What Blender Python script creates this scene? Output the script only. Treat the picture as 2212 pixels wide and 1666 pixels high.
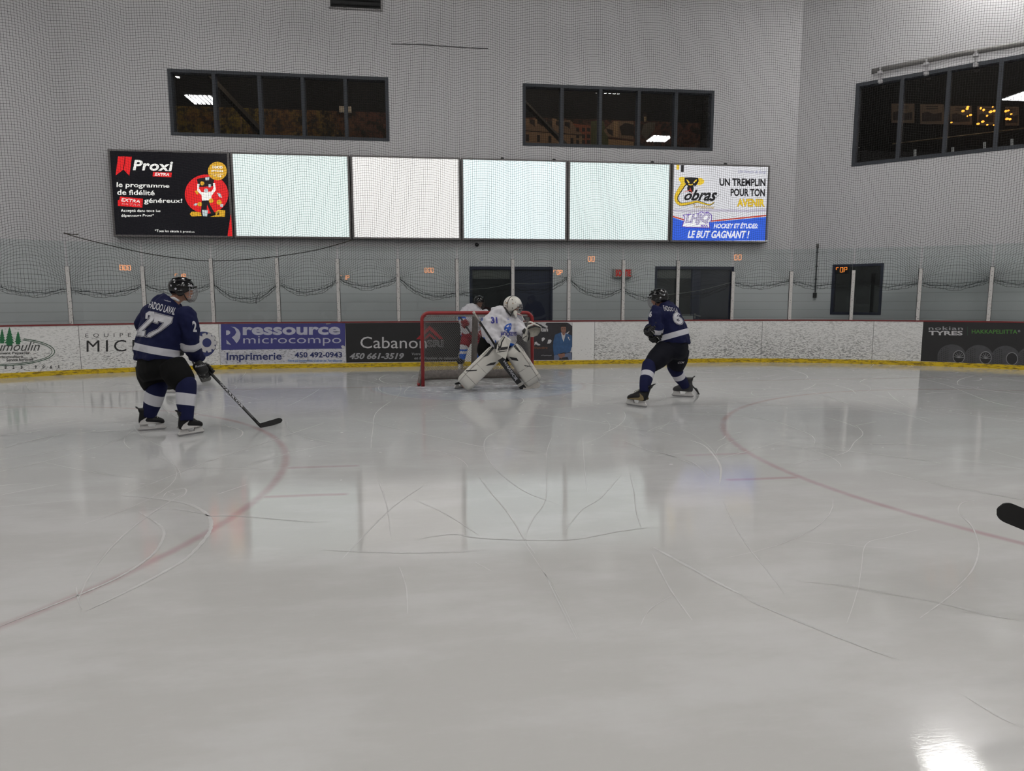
import bpy, bmesh, math, random
import numpy as np
from mathutils import Vector, Matrix
from mathutils.bvhtree import BVHTree
random.seed(7)
SC = bpy.context.scene
COL = SC.collection
for _o in list(bpy.data.objects):
    bpy.data.objects.remove(_o)

# ------------------------------------------------------------------ camera
# rink axes: x to the right along the goal line, y from the ice towards the end wall, z up, goal centre at (0, 0)
W_PX, H_PX = 2212, 1666
FOC = 1475.59                                   # focal length in pixels (24 mm equivalent)
CAM = Vector((-0.918, -11.717, 1.457))
PITCH, ROLL, YAW = 0.12379, -0.00150, 0.12816
_fw = Vector((math.sin(YAW)*math.cos(PITCH), math.cos(YAW)*math.cos(PITCH), -math.sin(PITCH)))
_rt = Vector((math.cos(YAW), -math.sin(YAW), 0))
_up = _rt.cross(_fw)
_r2 = _rt*math.cos(ROLL) + _up*math.sin(ROLL)
_u2 = _up*math.cos(ROLL) - _rt*math.sin(ROLL)
cam_data = bpy.data.cameras.new('camera')
cam_data.sensor_fit = 'HORIZONTAL'
cam_data.sensor_width = 36.0
cam_data.lens = FOC/W_PX*36.0
cam_data.clip_end = 200
cam = bpy.data.objects.new('camera', cam_data)
COL.objects.link(cam)
_m = Matrix((_r2, _u2, -_fw)).transposed().to_4x4()
_m.translation = CAM
cam.matrix_world = _m
SC.camera = cam

# ------------------------------------------------------------------ world, exposure
world = bpy.data.worlds.new('hall_air')
SC.world = world
world.use_nodes = True
world.node_tree.nodes['Background'].inputs[0].default_value = (0.9, 0.95, 1.0, 1)
world.node_tree.nodes['Background'].inputs[1].default_value = 0.05
SC.view_settings.view_transform = 'Standard'
SC.view_settings.look = 'None'
SC.view_settings.gamma = 1.0
SC.view_settings.use_curve_mapping = False
SC.view_settings.exposure = 0.0
LAMP_STRENGTH = 46.5
LAMP_Z = 9.3
LAMPS = [(11.0, 1.3), (4.6, -0.9), (-3.2, -0.6), (-9.6, -1.6),
         (-9.4, -7.6), (0.2, -9.0), (10.7, -11.7), (4.6, -14.6),
         (1.0, -18.0), (-4.2, -21.5), (-9.6, -23.5), (6.0, -21.0), (11.5, -22.0),
         (-9.6, -30.0), (-3.2, -29.0), (4.0, -29.0), (11.0, -30.0),
         (-9.8, -4.3), (6.2, -4.2), (11.2, -4.4), (1.0, -13.2), (-4.2, -18.2), (6.0, -17.2), (0.5, -24.0), (-9.6, -18.4)]  # last row: unseen lamps added so each lamp can be dimmer

# ------------------------------------------------------------------ picture point -> place in the hall
def ray(px, py):
    return (_fw*FOC + _r2*(px - W_PX/2) + _u2*(H_PX/2 - py)).normalized()

def at(px, py, depth):
    """point seen at (px, py) standing `depth` metres along the viewing axis"""
    d = ray(px, py)
    return CAM + d*(depth/d.dot(_fw))

def on_plane(px, py, p, n):
    d = ray(px, py); p = Vector(p); n = Vector(n)
    return CAM + d*((p - CAM).dot(n)/d.dot(n))

def ground(px, py, z=0.0):
    return on_plane(px, py, (0, 0, z), (0, 0, 1))

def proj(P):
    d = Vector(P)-CAM; z = d.dot(_fw)
    return (W_PX/2+FOC*d.dot(_r2)/z, H_PX/2-FOC*d.dot(_u2)/z)

CAMR = Vector((_rt.x, _rt.y, 0)).normalized()   # level directions across and along the view
CAMF = Vector((_fw.x, _fw.y, 0)).normalized()
UP = Vector((0, 0, 1))

# ------------------------------------------------------------------ objects, tags
def wloc(o):
    v = Vector((0, 0, 0))
    while o:
        v = v + o.location
        o = o.parent
    return v

def tag(o, label, cat, group=None, kind=None):
    o['label'] = label
    o['category'] = cat
    if group: o['group'] = group
    if kind: o['kind'] = kind
    return o

def thing(name, label, cat, loc, group=None):
    o = bpy.data.objects.new(name, None)
    o.empty_display_size = 0.1
    o.location = Vector(loc)
    COL.objects.link(o)
    return tag(o, label, cat, group)

class MB:
    """collects shapes in world coordinates and links them as one mesh object"""
    def __init__(s):
        s.v, s.f, s.mi, s.mats = [], [], [], []
        s.cur = 0
    def mat(s, m):
        if m not in s.mats: s.mats.append(m)
        s.cur = s.mats.index(m)
        return s
    def face(s, pts):
        n = len(s.v); s.v += [Vector(p) for p in pts]
        s.f.append(list(range(n, n+len(pts)))); s.mi.append(s.cur)
    def raw(s, vs, fs):
        n = len(s.v); s.v += [Vector(p) for p in vs]
        for f in fs:
            s.f.append([n+i for i in f]); s.mi.append(s.cur)
    def obox(s, c, ax, ay, az):
        """box about c with half-axis vectors"""
        c, ax, ay, az = Vector(c), Vector(ax), Vector(ay), Vector(az)
        vs = [c + ax*i + ay*j + az*k for i in (-1, 1) for j in (-1, 1) for k in (-1, 1)]
        s.raw(vs, [(0,1,3,2),(4,6,7,5),(0,4,5,1),(2,3,7,6),(0,2,6,4),(1,5,7,3)])
    def box(s, x0, y0, z0, x1, y1, z1):
        s.obox(((x0+x1)/2, (y0+y1)/2, (z0+z1)/2), (abs(x1-x0)/2, 0, 0), (0, abs(y1-y0)/2, 0), (0, 0, abs(z1-z0)/2))
    def loft(s, rings, cap=True, closed=True):
        n = len(rings[0]); b = len(s.v)
        for r in rings: s.v += [Vector(p) for p in r]
        for i in range(len(rings)-1):
            for j in range(n if closed else n-1):
                k = (j+1) % n
                s.f.append([b+i*n+j, b+i*n+k, b+(i+1)*n+k, b+(i+1)*n+j]); s.mi.append(s.cur)
        if cap and closed:
            s.f.append([b+j for j in range(n)][::-1]); s.mi.append(s.cur)
            s.f.append([b+(len(rings)-1)*n+j for j in range(n)]); s.mi.append(s.cur)
    def tube(s, pts, r, n=8, side=None, sq=1.0, cap=True):
        """tube along pts; r a number or one per point; sq = ry/rx"""
        pts = [Vector(p) for p in pts]
        rs = r if isinstance(r, (list, tuple)) else [r]*len(pts)
        rings = []; sd = Vector(side) if side is not None else None
        for i, p in enumerate(pts):
            t = (pts[min(i+1, len(pts)-1)] - pts[max(i-1, 0)]).normalized()
            if sd is None:
                sd = t.cross(UP)
                if sd.length < 1e-3: sd = Vector((1, 0, 0))
            a = (sd - t*sd.dot(t)).normalized(); b2 = t.cross(a); sd = a
            rings.append([p + a*rs[i]*math.cos(q) + b2*rs[i]*sq*math.sin(q) for q in (2*math.pi*k/n for k in range(n))])
        s.loft(rings, cap)
    def prism(s, pts, off):
        """flat outline pts extruded by the vector off"""
        off = Vector(off); n = len(pts); b = len(s.v)
        s.v += [Vector(p) for p in pts] + [Vector(p)+off for p in pts]
        s.f.append([b+i for i in range(n)]); s.f.append([b+n+i for i in range(n)][::-1])
        s.mi += [s.cur, s.cur]
        for i in range(n):
            j = (i+1) % n
            s.f.append([b+i, b+n+i, b+n+j, b+j]); s.mi.append(s.cur)
    def ball(s, c, ax, ay, az, nu=16, nv=10):
        c = Vector(c); ax, ay, az = Vector(ax), Vector(ay), Vector(az)
        rings = []
        for i in range(nv+1):
            ph = math.pi*min(max(i/nv, 0.004), 0.996)
            rings.append([c + az*math.cos(ph) + (ax*math.cos(q) + ay*math.sin(q))*math.sin(ph) for q in (2*math.pi*k/nu for k in range(nu))])
        s.loft(rings)
    def build(s, name, parent=None, smooth=False, mats=None, origin=None):
        me = bpy.data.meshes.new(name)
        if parent is not None: o0 = wloc(parent)
        elif origin is not None: o0 = Vector(origin)
        else:
            o0 = Vector([ (min(v[i] for v in s.v)+max(v[i] for v in s.v))/2 for i in (0, 1)] + [min(v[2] for v in s.v)])
        me.from_pydata([v - o0 for v in s.v], [], s.f)
        for m in (mats or s.mats): me.materials.append(m)
        if not mats and len(s.mats) > 1: me.polygons.foreach_set('material_index', s.mi)
        bm = bmesh.new(); bm.from_mesh(me)
        bmesh.ops.recalc_face_normals(bm, faces=bm.faces)
        bm.to_mesh(me); bm.free()
        if smooth: me.polygons.foreach_set('use_smooth', [True]*len(me.polygons))
        me.update()
        o = bpy.data.objects.new(name, me)
        COL.objects.link(o)
        if parent is not None: o.parent = parent
        else: o.location = o0
        return o

def remesh(o, voxel, smooth_it=4, wrinkle=0.0, wscale=0.12):
    """fuse the overlapping pieces of o into one continuous skin"""
    m = o.modifiers.new('fuse', 'REMESH'); m.mode = 'VOXEL'; m.voxel_size = voxel; m.use_smooth_shade = True
    if smooth_it:
        m = o.modifiers.new('soft', 'SMOOTH'); m.factor = 0.5; m.iterations = smooth_it
    if wrinkle:
        tx = bpy.data.textures.new(o.name+'_folds', 'CLOUDS'); tx.noise_scale = wscale; tx.noise_depth = 1
        m = o.modifiers.new('folds', 'DISPLACE'); m.texture = tx; m.strength = wrinkle; m.mid_level = 0.5; m.texture_coords = 'LOCAL'
    dg = bpy.context.evaluated_depsgraph_get(); dg.update()
    me = bpy.data.meshes.new_from_object(o.evaluated_get(dg))
    old = o.data
    o.modifiers.clear()
    o.data = me; me.name = o.name
    if len(me.materials) == 0:
        for mm in old.materials: me.materials.append(mm)
    me.polygons.foreach_set('use_smooth', [True]*len(me.polygons))
    me.update()
    return o

# ------------------------------------------------------------------ materials
def srgb(r, g, b):
    def c(x):
        x /= 255.0
        return x/12.92 if x <= 0.04045 else ((x+0.055)/1.055)**2.4
    return (c(r), c(g), c(b), 1.0)

_MATS = {}
class NB:
    def __init__(s, name):
        s.m = bpy.data.materials.new(name); s.m.use_nodes = True
        s.t = s.m.node_tree; s.n = s.t.nodes
        s.b = s.n['Principled BSDF']; s.out = s.n['Material Output']
    def new(s, typ, **kw):
        nd = s.n.new(typ)
        for k, v in kw.items(): setattr(nd, k, v)
        return nd
    def link(s, a, b): s.t.links.new(a, b)
    def put(s, sock, v):
        if isinstance(v, bpy.types.NodeSocket): s.t.links.new(v, sock)
        else: sock.default_value = v
    def math(s, op, a, b=0.0, c=0.0, clamp=False):
        nd = s.new('ShaderNodeMath', operation=op, use_clamp=clamp)
        s.put(nd.inputs[0], a); s.put(nd.inputs[1], b); s.put(nd.inputs[2], c)
        return nd.outputs[0]
    def ramp(s, v, lo, hi, a=0.0, b=1.0):
        nd = s.new('ShaderNodeMapRange', interpolation_type='SMOOTHSTEP')
        s.put(nd.inputs[0], v); nd.inputs[1].default_value = lo; nd.inputs[2].default_value = hi
        nd.inputs[3].default_value = a; nd.inputs[4].default_value = b
        return nd.outputs[0]
    def mix(s, f, a, b):
        nd = s.new('ShaderNodeMix', data_type='RGBA')
        s.put(nd.inputs[0], f); s.put(nd.inputs[6], a); s.put(nd.inputs[7], b)
        return nd.outputs[2]
    def noise(s, vec, scale, detail=3.0, rough=0.55, w=None):
        nd = s.new('ShaderNodeTexNoise')
        if vec is not None: s.link(vec, nd.inputs['Vector'])
        nd.inputs['Scale'].default_value = scale; nd.inputs['Detail'].default_value = detail
        nd.inputs['Roughness'].default_value = rough
        return nd.outputs[0]
    def mapping(s, vec, scale=(1, 1, 1), rot=(0, 0, 0), loc=(0, 0, 0)):
        nd = s.new('ShaderNodeMapping')
        s.link(vec, nd.inputs[0]); nd.inputs['Scale'].default_value = scale
        nd.inputs['Rotation'].default_value = rot; nd.inputs['Location'].default_value = loc
        return nd.outputs[0]
    def bump(s, h, strength, dist):
        nd = s.new('ShaderNodeBump'); nd.inputs['Strength'].default_value = strength
        nd.inputs['Distance'].default_value = dist; s.link(h, nd.inputs['Height'])
        s.link(nd.outputs[0], s.b.inputs['Normal'])

def mat(name, rgb, rough=0.6, metal=0.0, emit=0.0, var=0.08, scale=18.0, spec=0.5, bump=0.0):
    """plain surface with a little procedural unevenness"""
    if name in _MATS: return _MATS[name]
    q = NB(name); col = rgb if len(rgb) == 4 else tuple(rgb)+(1.0,)
    tc = q.new('ShaderNodeTexCoord').outputs['Object']
    nz = q.noise(tc, scale)
    dark = tuple(c*(1-var) for c in col[:3])+(1.0,); light = tuple(min(1, c*(1+var)) for c in col[:3])+(1.0,)
    c = q.mix(nz, dark, light)
    q.link(c, q.b.inputs['Base Color'])
    q.b.inputs['Roughness'].default_value = rough; q.b.inputs['Metallic'].default_value = metal
    q.b.inputs['Specular IOR Level'].default_value = spec
    if emit:
        q.link(c, q.b.inputs['Emission Color']); q.b.inputs['Emission Strength'].default_value = emit
    if bump: q.bump(nz, bump, 0.01)
    _MATS[name] = q.m
    return q.m

def cloth_mat(name, base, stripes=(), rough=0.85):
    """woven cloth; stripes = [(point, axis, t0, t1, colour)] as bands across the garment, in the garment's own coordinates"""
    q = NB(name)
    tc = q.new('ShaderNodeTexCoord').outputs['Object']
    nz = q.noise(tc, 9.0)
    c = q.mix(nz, tuple(x*0.85 for x in base[:3])+(1,), tuple(min(1, x*1.15) for x in base[:3])+(1,))
    for p, a, t0, t1, sc in stripes:
        sub = q.new('ShaderNodeVectorMath', operation='SUBTRACT'); q.link(tc, sub.inputs[0]); sub.inputs[1].default_value = p
        dt = q.new('ShaderNodeVectorMath', operation='DOT_PRODUCT'); q.link(sub.outputs[0], dt.inputs[0]); dt.inputs[1].default_value = a
        d = dt.outputs['Value']
        f = q.math('MULTIPLY', q.math('GREATER_THAN', d, t0), q.math('LESS_THAN', d, t1))
        c = q.mix(f, c, sc)
    q.link(c, q.b.inputs['Base Color'])
    q.b.inputs['Roughness'].default_value = rough; q.b.inputs['Specular IOR Level'].default_value = 0.2
    wv = q.noise(tc, 220.0, 1.0)
    q.bump(wv, 0.25, 0.002)
    return q.m

def glass_mat(name, tint, refl=1.0, ior=1.5, rough=0.0):
    """clear sheet: see-through with a Fresnel reflection"""
    q = NB(name); q.n.remove(q.b)
    tr = q.new('ShaderNodeBsdfTransparent'); tr.inputs[0].default_value = tint
    gl = q.new('ShaderNodeBsdfGlossy'); gl.inputs['Roughness'].default_value = rough; gl.inputs[0].default_value = (refl, refl, refl, 1)
    fr = q.new('ShaderNodeFresnel'); fr.inputs[0].default_value = ior
    mx = q.new('ShaderNodeMixShader')
    q.link(fr.outputs[0], mx.inputs[0]); q.link(tr.outputs[0], mx.inputs[1]); q.link(gl.outputs[0], mx.inputs[2])
    q.link(mx.outputs[0], q.out.inputs[0])
    return q.m

# ------------------------------------------------------------------ lettering
_TXT = {}
def text_mesh(s, bold=0.0, spacing=1.0, shear=0.0):
    """lettering as flat triangles, scaled to the unit square"""
    key = (s, bold, spacing, shear)
    if key in _TXT: return _TXT[key]
    cu = bpy.data.curves.new('lettering', 'FONT')
    cu.body = s; cu.size = 1.0; cu.offset = bold; cu.space_character = spacing; cu.shear = shear; cu.resolution_u = 3
    ob = bpy.data.objects.new('lettering', cu); COL.objects.link(ob)
    dg = bpy.context.evaluated_depsgraph_get(); dg.update()
    me = bpy.data.meshes.new_from_object(ob.evaluated_get(dg))
    vs = [(v.co.x, v.co.y) for v in me.vertices]; fs = [list(p.vertices) for p in me.polygons]
    bpy.data.objects.remove(ob); bpy.data.curves.remove(cu); bpy.data.meshes.remove(me)
    x0 = min(v[0] for v in vs); x1 = max(v[0] for v in vs); y0 = min(v[1] for v in vs); y1 = max(v[1] for v in vs)
    vs = [((x-x0)/(x1-x0), (y-y0)/(y1-y0)) for x, y in vs]
    _TXT[key] = (vs, fs)
    return _TXT[key]

def circle2(cx, cy, rx, ry=None, n=40, a0=0.0, a1=2*math.pi):
    ry = rx if ry is None else ry
    return [(cx+rx*math.cos(a0+(a1-a0)*i/n), cy+ry*math.sin(a0+(a1-a0)*i/n)) for i in range(n if abs(a1-a0-2*math.pi) < 1e-6 else n+1)]

def tri2(poly):
    """triangles of a simple 2-D outline"""
    from mathutils.geometry import tessellate_polygon
    return [list(t) for t in tessellate_polygon([[Vector((x, y, 0)) for x, y in poly]])]

def refine2(vs, fs, L):
    """split long triangles so that flat outlines follow a curved surface"""
    bm = bmesh.new(); bv = [bm.verts.new((x, y, 0)) for x, y in vs]
    for f in fs:
        try: bm.faces.new([bv[i] for i in f])
        except ValueError: pass
    bmesh.ops.triangulate(bm, faces=bm.faces)
    for _ in range(7):
        le = [e for e in bm.edges if e.calc_length() > L]
        if not le: break
        bmesh.ops.subdivide_edges(bm, edges=le, cuts=1)
        bmesh.ops.triangulate(bm, faces=bm.faces)
    bm.verts.index_update()
    V = [(v.co.x, v.co.y) for v in bm.verts]; F = [[v.index for v in f.verts] for f in bm.faces]
    bm.free(); return V, F

class Print:
    """flat printing on a surface: fn(px, py, lift) gives the place of a picture point on that surface"""
    def __init__(s, fn, seg=0): s.fn = fn; s.mb = MB(); s.k = 0; s.seg = seg
    def put(s, V, F, m, lift):
        if s.seg: V, F = refine2(V, F, s.seg)
        P = [s.fn(x, y, lift) for x, y in V]
        F = [f for f in F if all(P[i] is not None for i in f)]
        s.mb.mat(m); s.mb.raw([p if p is not None else Vector((0, 0, 0)) for p in P], F)
    def poly(s, pts, m, lift=None):
        s.k += 1
        lift = 0.0015+0.0006*s.k if lift is None else lift
        s.put(pts, tri2(pts), m, lift)
    def strip(s, pts, w, m, lift=None):
        """line of width w (picture pixels)"""
        s.k += 1
        lift = 0.0015+0.0006*s.k if lift is None else lift
        L, R = [], []
        for i, p in enumerate(pts):
            a = pts[max(i-1, 0)]; b = pts[min(i+1, len(pts)-1)]
            dx, dy = b[0]-a[0], b[1]-a[1]; l = math.hypot(dx, dy) or 1
            ww = w[i] if isinstance(w, (list, tuple)) else w
            L.append((p[0]-dy/l*ww/2, p[1]+dx/l*ww/2)); R.append((p[0]+dy/l*ww/2, p[1]-dx/l*ww/2))
        n = len(pts)
        s.put(L+R, [(i, i+1, n+i+1, n+i) for i in range(n-1)], m, lift)
    def text(s, t, x0, y0, x1, y1, m, bold=0.0, spacing=1.0, shear=0.0, slope=0.0, lift=None):
        """lettering filling the picture box x0..x1, y0 (top) .. y1 (bottom); slope = rise of y along x"""
        s.k += 1
        lift = 0.0015+0.0006*s.k if lift is None else lift
        vs, fs = text_mesh(t, bold, spacing, shear)
        s.put([(x0+(x1-x0)*u, y1+(y0-y1)*v + slope*(x1-x0)*u) for u, v in vs], fs, m, lift)
    def quad_text(s, t, tl, tr, br, bl, m, bold=0.0, spacing=1.0, shear=0.0, lift=None):
        s.k += 1
        lift = 0.0015+0.0006*s.k if lift is None else lift
        vs, fs = text_mesh(t, bold, spacing, shear)
        def q(u, v):
            return tuple((tl[i]*(1-u)+tr[i]*u)*v + (bl[i]*(1-u)+br[i]*u)*(1-v) for i in (0, 1))
        s.put([q(u, v) for u, v in vs], fs, m, lift)
    def build(s, name, parent): return s.mb.build(name, parent)

def plane_fn(p, n):
    """printing surface through p facing n"""
    n = Vector(n).normalized()
    return lambda x, y, lift: on_plane(x, y, p, n) + n*lift

def skin_fn(objs):
    """printing surface that follows finished meshes, seen from where the photo was taken"""
    vs, fs = [], []
    for o in objs:
        b = len(vs); w = wloc(o)
        vs += [v.co + w for v in o.data.vertices]; fs += [[b+i for i in p.vertices] for p in o.data.polygons]
    bvh = BVHTree.FromPolygons(vs, fs)
    def fn(x, y, lift):
        h, n, i, d = bvh.ray_cast(CAM, ray(x, y))
        return None if h is None else h - ray(x, y)*(0.004+lift)
    return fn
# ------------------------------------------------------------------ ceiling lamps (the hall's own light, with some unseen lamps added)
lamp_white = mat('lamp_tubes', (1.0, 0.98, 0.95), emit=LAMP_STRENGTH, var=0.0)
lamp_grey = mat('lamp_housing', srgb(120, 122, 125), 0.4)
for i, (lx, ly) in enumerate(LAMPS):
    t = thing('ceiling_lamp', 'rectangular six tube ceiling lamp above the ice, out of view, some mirrored in glass and ice, some added to share the light', 'ceiling lamp', (lx, ly, LAMP_Z), 'ceiling lamps above the rink')
    b = MB().mat(lamp_grey)
    b.box(lx-0.54, ly-0.64, LAMP_Z+0.03, lx+0.54, ly+0.64, LAMP_Z+0.12)
    for s in (-0.5, 0.5): b.tube([(lx+s, ly, LAMP_Z+0.1), (lx+s, ly, LAMP_Z+0.9)], 0.01, 5)
    b.build('housing', t)
    b = MB().mat(lamp_white)
    for k in range(6):
        x = lx - 0.425 + 0.17*k
        b.box(x-0.047, ly-0.58, LAMP_Z-0.01, x+0.047, ly+0.58, LAMP_Z+0.025)
    b.build('lamp_tubes', t)

# ------------------------------------------------------------------ ice
RC, LC, CR = (6.706, -6.096), (-6.706, -6.096), 4.57
q = NB('ice')
pos = q.new('ShaderNodeNewGeometry').outputs['Position']
sx = q.new('ShaderNodeSeparateXYZ'); q.link(pos, sx.inputs[0])
X, Y = sx.outputs[0], sx.outputs[1]
def _dist(cx, cy):
    a = q.math('SUBTRACT', X, cx); b = q.math('SUBTRACT', Y, cy)
    return q.math('SQRT', q.math('ADD', q.math('MULTIPLY', a, a), q.math('MULTIPLY', b, b)))
def _band(v, c, half, soft):
    return q.ramp(q.math('ABSOLUTE', q.math('SUBTRACT', v, c)), half-soft, half+soft, 1.0, 0.0)
lines = q.math('MAXIMUM', _band(_dist(*RC), CR, 0.032, 0.028), _band(_dist(*LC), CR, 0.032, 0.028))
lines = q.math('MAXIMUM', lines, _band(Y, 0.0, 0.03, 0.022))
for cx in (RC[0], LC[0]):
    for sgn in (-1, 1):
        for yy in (-6.096+0.4513, -6.096-0.4513):
            m_ = q.math('MULTIPLY', _band(Y, yy, 0.03, 0.024), _band(X, cx+sgn*4.88, 0.31, 0.03))
            lines = q.math('MAXIMUM', lines, m_)
dg_ = _dist(0.0, 0.0)
crease = q.math('MULTIPLY', q.ramp(dg_, 1.70, 1.86, 1.0, 0.0), q.ramp(Y, -0.02, 0.02, 1.0, 0.0))
creaseline = q.math('MULTIPLY', _band(dg_, 1.83, 0.03, 0.03), q.ramp(Y, -0.02, 0.02, 1.0, 0.0))
worn = q.noise(q.mapping(pos, (0.55, 1.3, 1)), 1.6, 5.0, 0.62)
patch = q.ramp(worn, 0.42, 0.66)
fine = q.noise(q.mapping(pos, (6.0, 26.0, 1), (0, 0, 0.5)), 1.5, 4.0, 0.7)
fine2 = q.noise(q.mapping(pos, (7.0, 30.0, 1), (0, 0, -0.7)), 1.7, 4.0, 0.7)
fleck = q.ramp(q.noise(pos, 15.0, 6.0, 0.75), 0.60, 0.70)
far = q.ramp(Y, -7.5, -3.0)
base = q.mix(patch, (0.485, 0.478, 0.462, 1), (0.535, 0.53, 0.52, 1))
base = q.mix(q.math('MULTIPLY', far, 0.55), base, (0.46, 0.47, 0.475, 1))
base = q.mix(q.math('MULTIPLY', crease, 0.55), base, (0.36, 0.41, 0.50, 1))
fade = q.ramp(worn, 0.3, 0.7, 0.38, 0.20)
base = q.mix(q.math('MULTIPLY', lines, fade), base, (0.27, 0.03, 0.05, 1))
base = q.mix(q.math('MULTIPLY', creaseline, 0.14), base, (0.27, 0.03, 0.05, 1))
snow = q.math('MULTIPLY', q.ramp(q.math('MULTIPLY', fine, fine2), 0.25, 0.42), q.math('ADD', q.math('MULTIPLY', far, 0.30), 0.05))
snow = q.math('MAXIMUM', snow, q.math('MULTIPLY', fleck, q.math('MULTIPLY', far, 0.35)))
goalsnow = q.math('MULTIPLY', q.ramp(dg_, 0.4, 2.6, 1.0, 0.0), q.ramp(q.noise(q.mapping(pos, (2.0, 7.0, 1)), 2.0, 5.0, 0.7), 0.42, 0.6))
snow = q.math('MAXIMUM', snow, q.math('MULTIPLY', goalsnow, 0.75))
base = q.mix(snow, base, (0.66, 0.67, 0.68, 1))
q.link(base, q.b.inputs['Base Color'])
rough = q.math('ADD', q.ramp(worn, 0.35, 0.7, 0.025, 0.075), q.math('MULTIPLY', snow, 0.45))
q.link(rough, q.b.inputs['Roughness'])
q.b.inputs['IOR'].default_value = 1.31
cut = q.noise(q.mapping(pos, (22.0, 120.0, 1), (0, 0, 0.35)), 1.0, 3.0, 0.6)
q.bump(q.math('ADD', q.math('ADD', fine, cut), q.math('MULTIPLY', worn, 1.0)), 0.035, 0.004)
ICE = q.m

def structure(o): o['kind'] = 'structure'; return o
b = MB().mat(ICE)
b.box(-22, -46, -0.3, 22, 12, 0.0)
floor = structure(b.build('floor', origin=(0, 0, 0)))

scuff = mat('ice_scuff', (0.53, 0.525, 0.515), 0.4, var=0.05, spec=0.2)
def gpts(o, s, pts):
    return [ground(o[0]+x/s, o[1]+y/s) for x, y in pts]
def smooth_path(P, n=8):
    out = []
    for i in range(len(P)-1):
        p0, p1, p2, p3 = P[max(i-1, 0)], P[i], P[i+1], P[min(i+2, len(P)-1)]
        for k in range(n):
            t = k/n
            out.append(0.5*((2*p1)+(p2-p0)*t+(2*p0-5*p1+4*p2-p3)*t*t+(3*p1-p0-3*p2+p3)*t*t*t))
    out.append(P[-1]); return out
def ribbon(mb, P, w, z):
    rnd = random.Random(len(mb.v)); L, R = [], []
    for i, p in enumerate(P):
        a = P[max(i-1, 0)]; c = P[min(i+1, len(P)-1)]; d = Vector((c.x-a.x, c.y-a.y, 0))
        d = d.normalized() if d.length > 1e-6 else Vector((1, 0, 0)); nn = Vector((-d.y, d.x, 0))
        e = min(i, len(P)-1-i)/max(1, len(P)-1)*2
        ww = w*(0.25+0.75*min(1, e*3))*rnd.uniform(0.7, 1.25)/2
        L.append(Vector((p.x, p.y, z))+nn*ww); R.append(Vector((p.x, p.y, z))-nn*ww)
    n = len(P); mb.raw(L+R, [(i, i+1, n+i+1, n+i) for i in range(n-1)])
A1, S1 = (0, 860), 3.16; A2, S2 = (1412, 760), 2.765; A3, S3 = (700, 860), 2.765
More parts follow.
